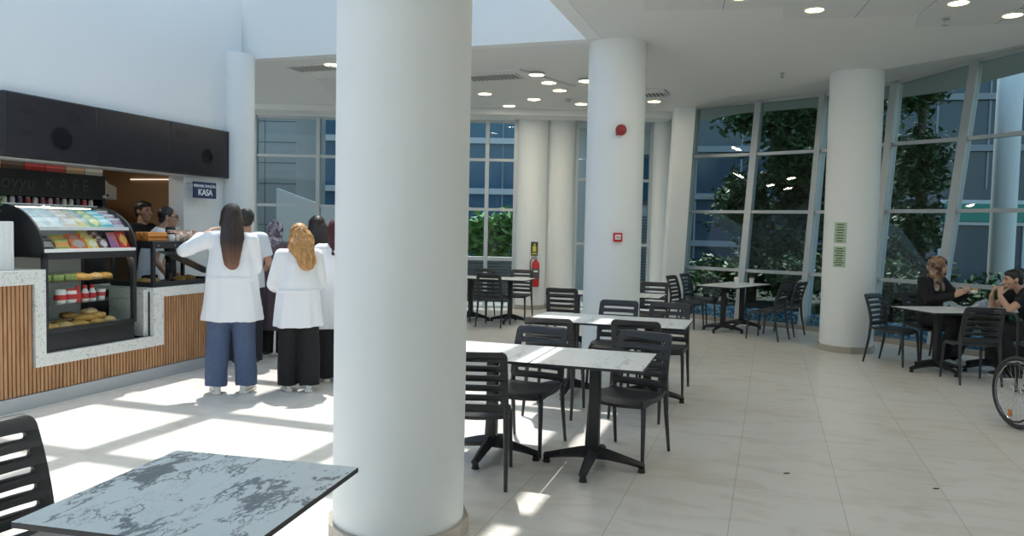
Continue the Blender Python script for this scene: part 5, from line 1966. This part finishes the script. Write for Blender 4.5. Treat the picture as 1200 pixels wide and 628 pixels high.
J = seated(elL=(-.21, .17, .80), wrL=(-.10, .40, .90), elR=(.235, .12, .78), wrR=(.12, .38, .86), hdL=(.65, .45, .45), hnL=(-.5, .5, .2), hdR=(-.45, .55, .50), hnR=(.6, .4, .2), neck=(0, .01, 1.045), head=(.01, .06, 1.190))
w1 = person('seated woman in black with a brown patterned headscarf holding food', (5.42, 9.85, 0), face(.42, -.91), 1.74, J, 'skin', face=True, head=(.30, -.10, 0),
       parts=(seated_trousers('blackcloth', .01, True, 9, 'skirt'), seated_top('blackcloth', 'black_dress', .060, True, seed=9), shoes('shoewhite'), headscarf('scarfbrown', .13, seed=5)), hcurl=(1.0, 1.0))
J = seated(waist=(0, -.02, .690), chest=(0, .06, .865), neck=(0, .16, 1.015), head=(0, .255, 1.115), shL=(-.165, .14, .965), shR=(.165, .14, .965), elL=(-.20, .36, .79), wrL=(-.08, .41, .935), elR=(.22, .36, .785), wrR=(.08, .43, .925),
           hdL=(.30, -.15, .95), hnL=(-.3, .9, .1), hdR=(-.35, -.10, .93), hnR=(.3, .9, .1))
w2_ = person('seated woman in black with a hair bun leaning on the table, hands at her mouth', (5.94, 8.66, 0), face(-.985, .17), 1.72, J, 'skin', face=True, head=(0, -.15, 0),
       parts=(seated_trousers('blackcloth', .02, False, 10), seated_top('blackcloth', 'black_blouse', .06, False, seed=10), shoes('shoedark'), short_hair('blackhair', bun=True)), hcurl=(1.3, 1.3))
# what the woman holds, and the bag before her
t = thing('sandwich', 'small wrapped sandwich held up by the woman in the headscarf', 'sandwich', (5.64, 9.33, .955), .4)
b = MB(); b.ell((0, 0, 0), (.045, .032, .028)); b.build('bread', M['bread'], t)
b = MB(); b.ell((-.012, 0, -.012), (.040, .036, .026)); b.build('wrapper', M['white'], t)
b = MB()
b.ell((0, 0, .045), (.075, .055, .05), None, 20); b.ell((.05, .01, .06), (.05, .05, .06), None, 16); b.ell((-.04, .02, .03), (.05, .045, .035), None, 16)
o = remesh(b, 'plastic_bag', mat('plastic_film', (.34, .40, .46), .25), .010, 1, None, folds(.014, 26, 26, 4)); o.location = (5.63, 9.18, .744)
tag(o, 'crumpled pale plastic bag on the table between the women', 'bag')
t = thing('food_container', 'flat pale food container on the table between the women', 'food container', (5.62, 8.98, .7412), .2)
b = MB(); b.prism([(-.08, -.06), (.08, -.06), (.08, .06), (-.08, .06)], 0, .03); b.build('tray', M['white'], t, 0)
b = MB(); b.box(-.082, .082, -.062, .062, .0301, .034, .001); b.build('rim', M['offwhite'], t, 0)

# ================================================================== WHEELCHAIR
wc = thing('wheelchair', 'wheelchair at the right edge of the view, one large wheel showing', 'wheelchair', (4.555, 6.42, 0), face(.07, -1))


def wheel(x):
    R_ = .305
    t = []
    b = MB(); b.tube([(x, R_ * .945 * cos(a), R_ + R_ * .945 * sin(a)) for a in [2 * pi * i / 48 for i in range(48)]], .0168, 12, closed=True, up=(1, 0, 0)); ty = b.build('tyre', M['rubber'], wc)
    b = MB(); b.tube([(x, R_ * .86 * cos(a), R_ + R_ * .86 * sin(a)) for a in [2 * pi * i / 48 for i in range(48)]], .010, 10, closed=True, up=(1, 0, 0)); b.build('rim', M['chrome'], ty)
    b = MB()
    for i in range(28):
        a = 2 * pi * i / 28; a2 = a + (.5 if i % 2 else -.5)
        sx_ = .02 if i % 4 < 2 else -.02
        b.tube([(x + sx_, .022 * cos(a2), R_ + .022 * sin(a2)), (x, R_ * .85 * cos(a), R_ + R_ * .85 * sin(a))], .0013, 5)
    b.build('spokes', M['chrome'], ty)
    b = MB(); b.lathe([(.012, -.05), (.024, -.045), (.024, -.018), (.016, -.012), (.016, .012), (.024, .018), (.024, .045), (.012, .05)], (x, 0, R_), 20, 'X'); b.build('hub', M['chrome'], ty)
    s = -1 if x < 0 else 1
    b = MB(); b.tube([(x + s * .04, R_ * .80 * cos(a), R_ + R_ * .80 * sin(a)) for a in [2 * pi * i / 40 for i in range(40)]], .0085, 10, closed=True, up=(1, 0, 0)); b.build('hand_rim', M['black'], ty)
    b = MB(); b.box(x - .006, x + .006, -.10, -.06, R_ - .22, R_ - .16, .006); b.build('reflector', M['orange'], ty)


wheel(-.28); wheel(.28)
b = MB()
for s in (-1, 1):
    x = s * .22
    b.tube([(x, -.10, .305), (x, -.12, .90), (x, -.16, .95), (x, -.30, .95)], .012, 10)
    b.tube([(x, -.10, .50), (x, .38, .52), (x, .46, .44), (x, .52, .14)], .012, 10)
    b.tube([(x, -.10, .30), (x, .36, .28), (x, .40, .48)], .012, 10)
    b.tube([(x, -.08, .70), (x, .26, .70), (x, .30, .52)], .011, 10)
    b.tube([(x, 0, .305), (s * .28, 0, .305)], .010, 8)
b.tube([(-.22, -.02, .36), (.22, .30, .46)], .010, 8); b.tube([(.22, -.02, .36), (-.22, .30, .46)], .010, 8)
b.build('frame', M['black'], wc)
b = MB(); b.box(-.21, .21, -.09, .36, .50, .535, .012); b.build('seat', M['blackcloth'], wc)
b = MB(); b.box(-.21, .21, -.135, -.105, .55, .90, .010); b.build('backrest', M['blackcloth'], wc)
for s in (-1, 1):
    b = MB(); b.box(s * .22 - .025, s * .22 + .025, -.06, .24, .705, .735, .010); b.build('armrest', M['black'], wc)
    b = MB(); b.tube([(s * .22, -.29, .95), (s * .22, -.40, .945)], .017, 12); b.build('push_handle', M['rubber'], wc)
    b = MB(); b.box(s * .12 - .07, s * .12 + .07, .46, .60, .11, .125, .004); b.build('footrest', M['black'], wc)
    b = MB(); b.lathe([(.05, -.012), (.07, -.010), (.07, .010), (.05, .012)], (s * .20, .36, .0705), 24, 'X'); cw = b.build('caster', M['rubber'], wc)
    b = MB(); b.tube([(s * .20, .36, .07), (s * .23, .36, .09), (s * .23, .34, .17), (s * .22, .34, .28)], .010, 8); b.build('fork', M['chrome'], cw)

# ================================================================== OUTSIDE
def leaves(mb, centre, rad, n, size, seed, flatten=1.0):
    rnd = random.Random(seed)
    for i in range(n):
        while True:
            p = V((rnd.uniform(-1, 1), rnd.uniform(-1, 1), rnd.uniform(-1, 1)))
            if p.length < 1: break
        p = p * (0.45 + .55 * rnd.random())
        k = .75 + .5 * noise.noise(V((p.x * 2.2 + seed, p.y * 2.2, p.z * 2.2)))
        c = V(centre) + V((p.x * rad[0] * k, p.y * rad[1] * k, p.z * rad[2] * k))
        d = V((rnd.uniform(-1, 1), rnd.uniform(-1, 1), rnd.uniform(-.8, .5))).normalized()
        s = d.cross(V((rnd.uniform(-1, 1), rnd.uniform(-1, 1), 1))).normalized()
        L = size * rnd.uniform(.7, 1.3)
        up = d.cross(s) * L * .12
        a, b_, e, f = c - d * L, c + s * L * .5 + up, c + d * L, c - s * L * .5 + up
        v = [mb.bm.verts.new(q) for q in (a, b_, e, f)]
        mb.bm.faces.new((v[0], v[1], v[2])); mb.bm.faces.new((v[0], v[2], v[3]))


def tree(x, y, h, blobs, n, size, label, seed, m='leaf'):
    t = thing('tree', label, 'tree', (x, y, 0), 0, 'trees outside the glass wall')
    b = MB()
    b.tube([(0, 0, 0), (.05, .03, h * .3), (-.04, .02, h * .6), (.02, 0, h * .9)], [.12, .10, .07, .02], 10)
    for i, (c, r_) in enumerate(blobs):
        b.tube([(0, 0, max(.4, c[2] * .6)), (c[0] * .6, c[1] * .6, c[2] * .85), c], [.05, .03, .01], 8)
    b.build('trunk', M['bark'], t)
    b = MB()
    for i, (c, r_) in enumerate(blobs): leaves(b, c, r_, n, size, seed + i)
    b.build('foliage', M[m], t, 0)
    return t


tree(5.5, 17.6, 6.5, [((0, 0, 4.6), (1.5, 1.3, 1.6)), ((.9, -.2, 3.2), (1.2, 1.1, 1.3)), ((-.2, 0, 2.2), (1.1, 1.0, 1.2)), ((.7, -.3, 1.1), (1.1, 1.0, 1.0)), ((1.3, .3, 2.3), (1.2, 1.0, 1.4)), ((1.1, .2, 4.2), (1.2, 1.0, 1.4)), ((.2, .2, .7), (1.2, .9, .8))], 2900, .10, 'leafy dark tree outside the glass wall, seen left of the column with notices', 10)
tree(7.35, 16.3, 6.5, [((0, 0, 4.6), (1.3, 1.2, 1.8)), ((.3, 0, 2.9), (1.1, 1.0, 1.3)), ((-.3, -.1, 1.5), (1.1, 1.0, 1.1)), ((.5, 0, .9), (.9, .9, .7))], 2900, .095, 'leafy dark tree outside the glass wall, seen behind the column with notices', 30)
tree(7.5, 14.2, 5.5, [((0, 0, 2.9), (.85, .8, 1.3)), ((-.1, .1, 4.4), (.8, .75, 1.1)), ((-.1, -.1, 1.7), (.8, .8, .9)), ((.2, 0, .8), (.75, .7, .6))], 2300, .065, 'feathery tree outside the glass behind the two seated women', 50)
for i, (x, y, rx, h_, l) in enumerate(((4.3, 16.4, 1.1, 1.2, 'low dark bush outside the glass beside the leaning post'), (5.7, 15.3, 1.0, 1.35, 'low dark bush outside the glass behind the window tables'),
                                      (6.75, 13.6, .8, 1.25, 'low dark bush outside the glass behind the column with notices'), (7.75, 12.3, .75, 1.05, 'low dark bush outside the glass behind the seated women'))):
    t = thing('bush', l, 'bush', (x, y, 0), 0, 'bushes outside the glass wall')
    b = MB()
    for k in range(6): b.tube([(0, 0, 0), (.35 * rx * cos(k), .35 * rx * sin(k), h_ * .5), (.6 * rx * cos(k), .6 * rx * sin(k), h_ * .8)], [.03, .02, .008], 6)
    b.build('stem', M['bark'], t)
    b = MB(); leaves(b, (0, 0, h_ * .52), (rx * 1.2, rx, h_ * .62), 1500, .075, 90 + i); b.build('foliage', M['leaf'], t, 0)
for x, y, l in ((1.86, 5.05, 'tiny dark leaf on the floor to the right of the tables'), (2.72, 4.80, 'tiny dark leaf on the floor near the lower right corner')):
    b = MB(); b.loft([(V((0, 0, .001)), V((1, 0, 0)), V((0, 1, 0)), .022, .009), (V((.004, 0, .006)), V((1, 0, 0)), V((0, 1, 0)), .018, .006)], 12)
    o = b.build('fallen_leaf', M['bark']); o.location = (x, y, 0); tag(o, l, 'leaf')
t = thing('shrub', 'sunlit broad leaved shrub outside the back window', 'shrub', (-.55, 17.9, 0))
b = MB()
for i in range(7): b.tube([(-.8 + i * .27, .0, 0), (-.75 + i * .25, .05, .9), (-.8 + i * .28, .1, 1.9)], [.02, .016, .006], 6)
b.build('stem', M['bark'], t)
b = MB(); leaves(b, (-.1, 0, 1.30), (1.35, .55, 1.0), 800, .13, 77); leaves(b, (.4, .1, 1.6), (.9, .5, .7), 330, .13, 78); leaves(b, (-.9, .1, 1.4), (.7, .5, .9), 280, .13, 79); b.build('foliage', M['leaflight'], t, 0)
t = thing('planter', 'dark slatted planter below the back window shrub', 'planter', (-.55, 16.75, 0))
b = MB(); b.box(-1.6, 1.4, .05, .35, 0, .95, .01); b.build('box_body', M['greysteel'], t, 0)
b = MB()
for k in range(14): b.box(-1.6, 1.4, .0, .05, .03 + k * .066, .075 + k * .066)
b.build('slat_panel', M['alud'], t, 0)

# cladded block and glass office behind the left windows
t = thing('clad_building', 'grey clad building outside the left window', 'building', (-7.55, 19.5, 0))
b = MB(); b.box(-3, 2.05, 0, 3, 0, 9); b.build('wall', M['greytile'], t, 0)
b = MB()
for k in range(17): b.box(-3, 2.051, -.006, .004, .5 + k * .52, .52 + k * .52)
for x in (-2.4, -1.2, 0.0, 1.25): b.box(x, x + .016, -.006, .004, 0, 9)
b.build('joints', M['joint'], t, 0)


def office(name, label, x0, x1, y, z1, gl, fl_h, step, bandm, rz=0, loc=None, off=.7):
    t = thing(name, label, 'building', loc or (0, 0, 0), rz)
    b = MB(); b.box(x0, x1, y, y + 4, 0, z1); b.build('glass_front', gl, t, 0)
    b = MB()
    z = off
    while z < z1:
        b.box(x0, x1, y - .14, y - .001, z, z + .20); z += fl_h
    b.build('floor_band', bandm, t, 0)
    b = MB()
    x = x0
    while x < x1:
        b.box(x - .03, x + .03, y - .05, y - .001, 0, z1); x += step
    b.build('mullion', M['bandgrey'], t, 0)
    b = MB(); b.box(x0 - .1, x1 + .1, y - .3, y + 4.1, z1, z1 + .5); b.build('parapet', bandm, t, 0)
    return t


office('glass_building', 'blue glass office with white bands outside the back windows', -16, 2.3, 27, 11, M['blueglass'], 1.75, 1.3, M['band'], off=1.0)
office('office_building', 'long dark glass office with pale floor bands beyond the trees', 0, 40, 0, 10.5, M['darkglass'], 1.62, 1.5, M['bandgrey'], RAD(-14), (3.4, 27.5, 0), 1.1)
t = thing('garden_wall', 'white sloping wall outside the left window', 'wall', (-4.75, 18.2, 0))
b = MB(); b.prism([(-.85, 0), (2.0, 0), (2.0, 1.75), (.2, 2.05), (-.85, 2.42)], 0, .25, 'Y'); b.build('wall_body', M['white'], t, 0)
b = MB(); b.box(-.3, 2.0, -.02, -.0005, .6, .66); b.build('rail', M['alu'], t, 0)
# annex seen between the two middle columns
t = thing('annex', 'pale annex with a grey louvred shutter beyond the middle column', 'building', (2.4, 19.4, 0))
b = MB(); b.box(-1.2, 1.75, 0, 2.5, 0, 5.2); b.build('wall', M['band'], t, 0)
b = MB()
for k in range(26): b.box(.2, 1.6, -.05, -.001, .03 + k * .075, .088 + k * .075)
b.build('shutter', M['slatgrey'], t, 0)
b = MB(); b.box(.35, 1.45, -.06, -.001, 2.25, 2.33); b.box(.35, 1.45, -.06, -.001, 3.42, 3.5); b.box(.35, .45, -.06, -.001, 2.33, 3.42); b.box(1.35, 1.45, -.06, -.001, 2.33, 3.42)
b.build('window_frame', M['alud'], t, 0)
b = MB(); b.box(.45, 1.35, -.03, -.001, 2.33, 3.42); b.build('window_pane', M['blueglass'], t, 0)
b = MB(); b.box(-1.3, 1.9, -1.3, -.001, 4.1, 4.35); b.build('canopy', M['band'], t, 0)
# outdoor column and shop sign
t = thing('outdoor_column', 'white round column outside the glass at the far right', 'column', (8.75, 13.75, 0))
b = MB(); b.lathe([(.205, 0), (.205, 6.0)], n=40); b.build('shaft', M['column'], t, 40)
b = MB(); b.lathe([(.24, 0), (.24, .12), (.206, .14)], n=40); b.build('base', M['skirt'], t, 40)
t = thing('shop_entrance', 'dark glazed entrance with a green sign board outside the glass at right', 'entrance', (12.55, 20.6, 0), RAD(-14))
b = MB(); b.box(-1.6, 2.6, .02, .20, 0, 2.9); b.build('wall', M['darkglass'], t, 0)
b = MB(); b.box(-.95, .95, -.10, .019, 2.02, 2.50, .01); b.build('sign_board', M['greensign'], t, 0)
b = MB(); b.box(-1.05, 1.05, -.06, .018, 2.501, 2.60); b.box(-1.05, 1.05, -.06, .018, 1.93, 2.019); b.box(-1.05, -.97, -.06, .018, 0, 1.93); b.box(.97, 1.05, -.06, .018, 0, 1.93); b.build('door_frame', M['band'], t, 0)
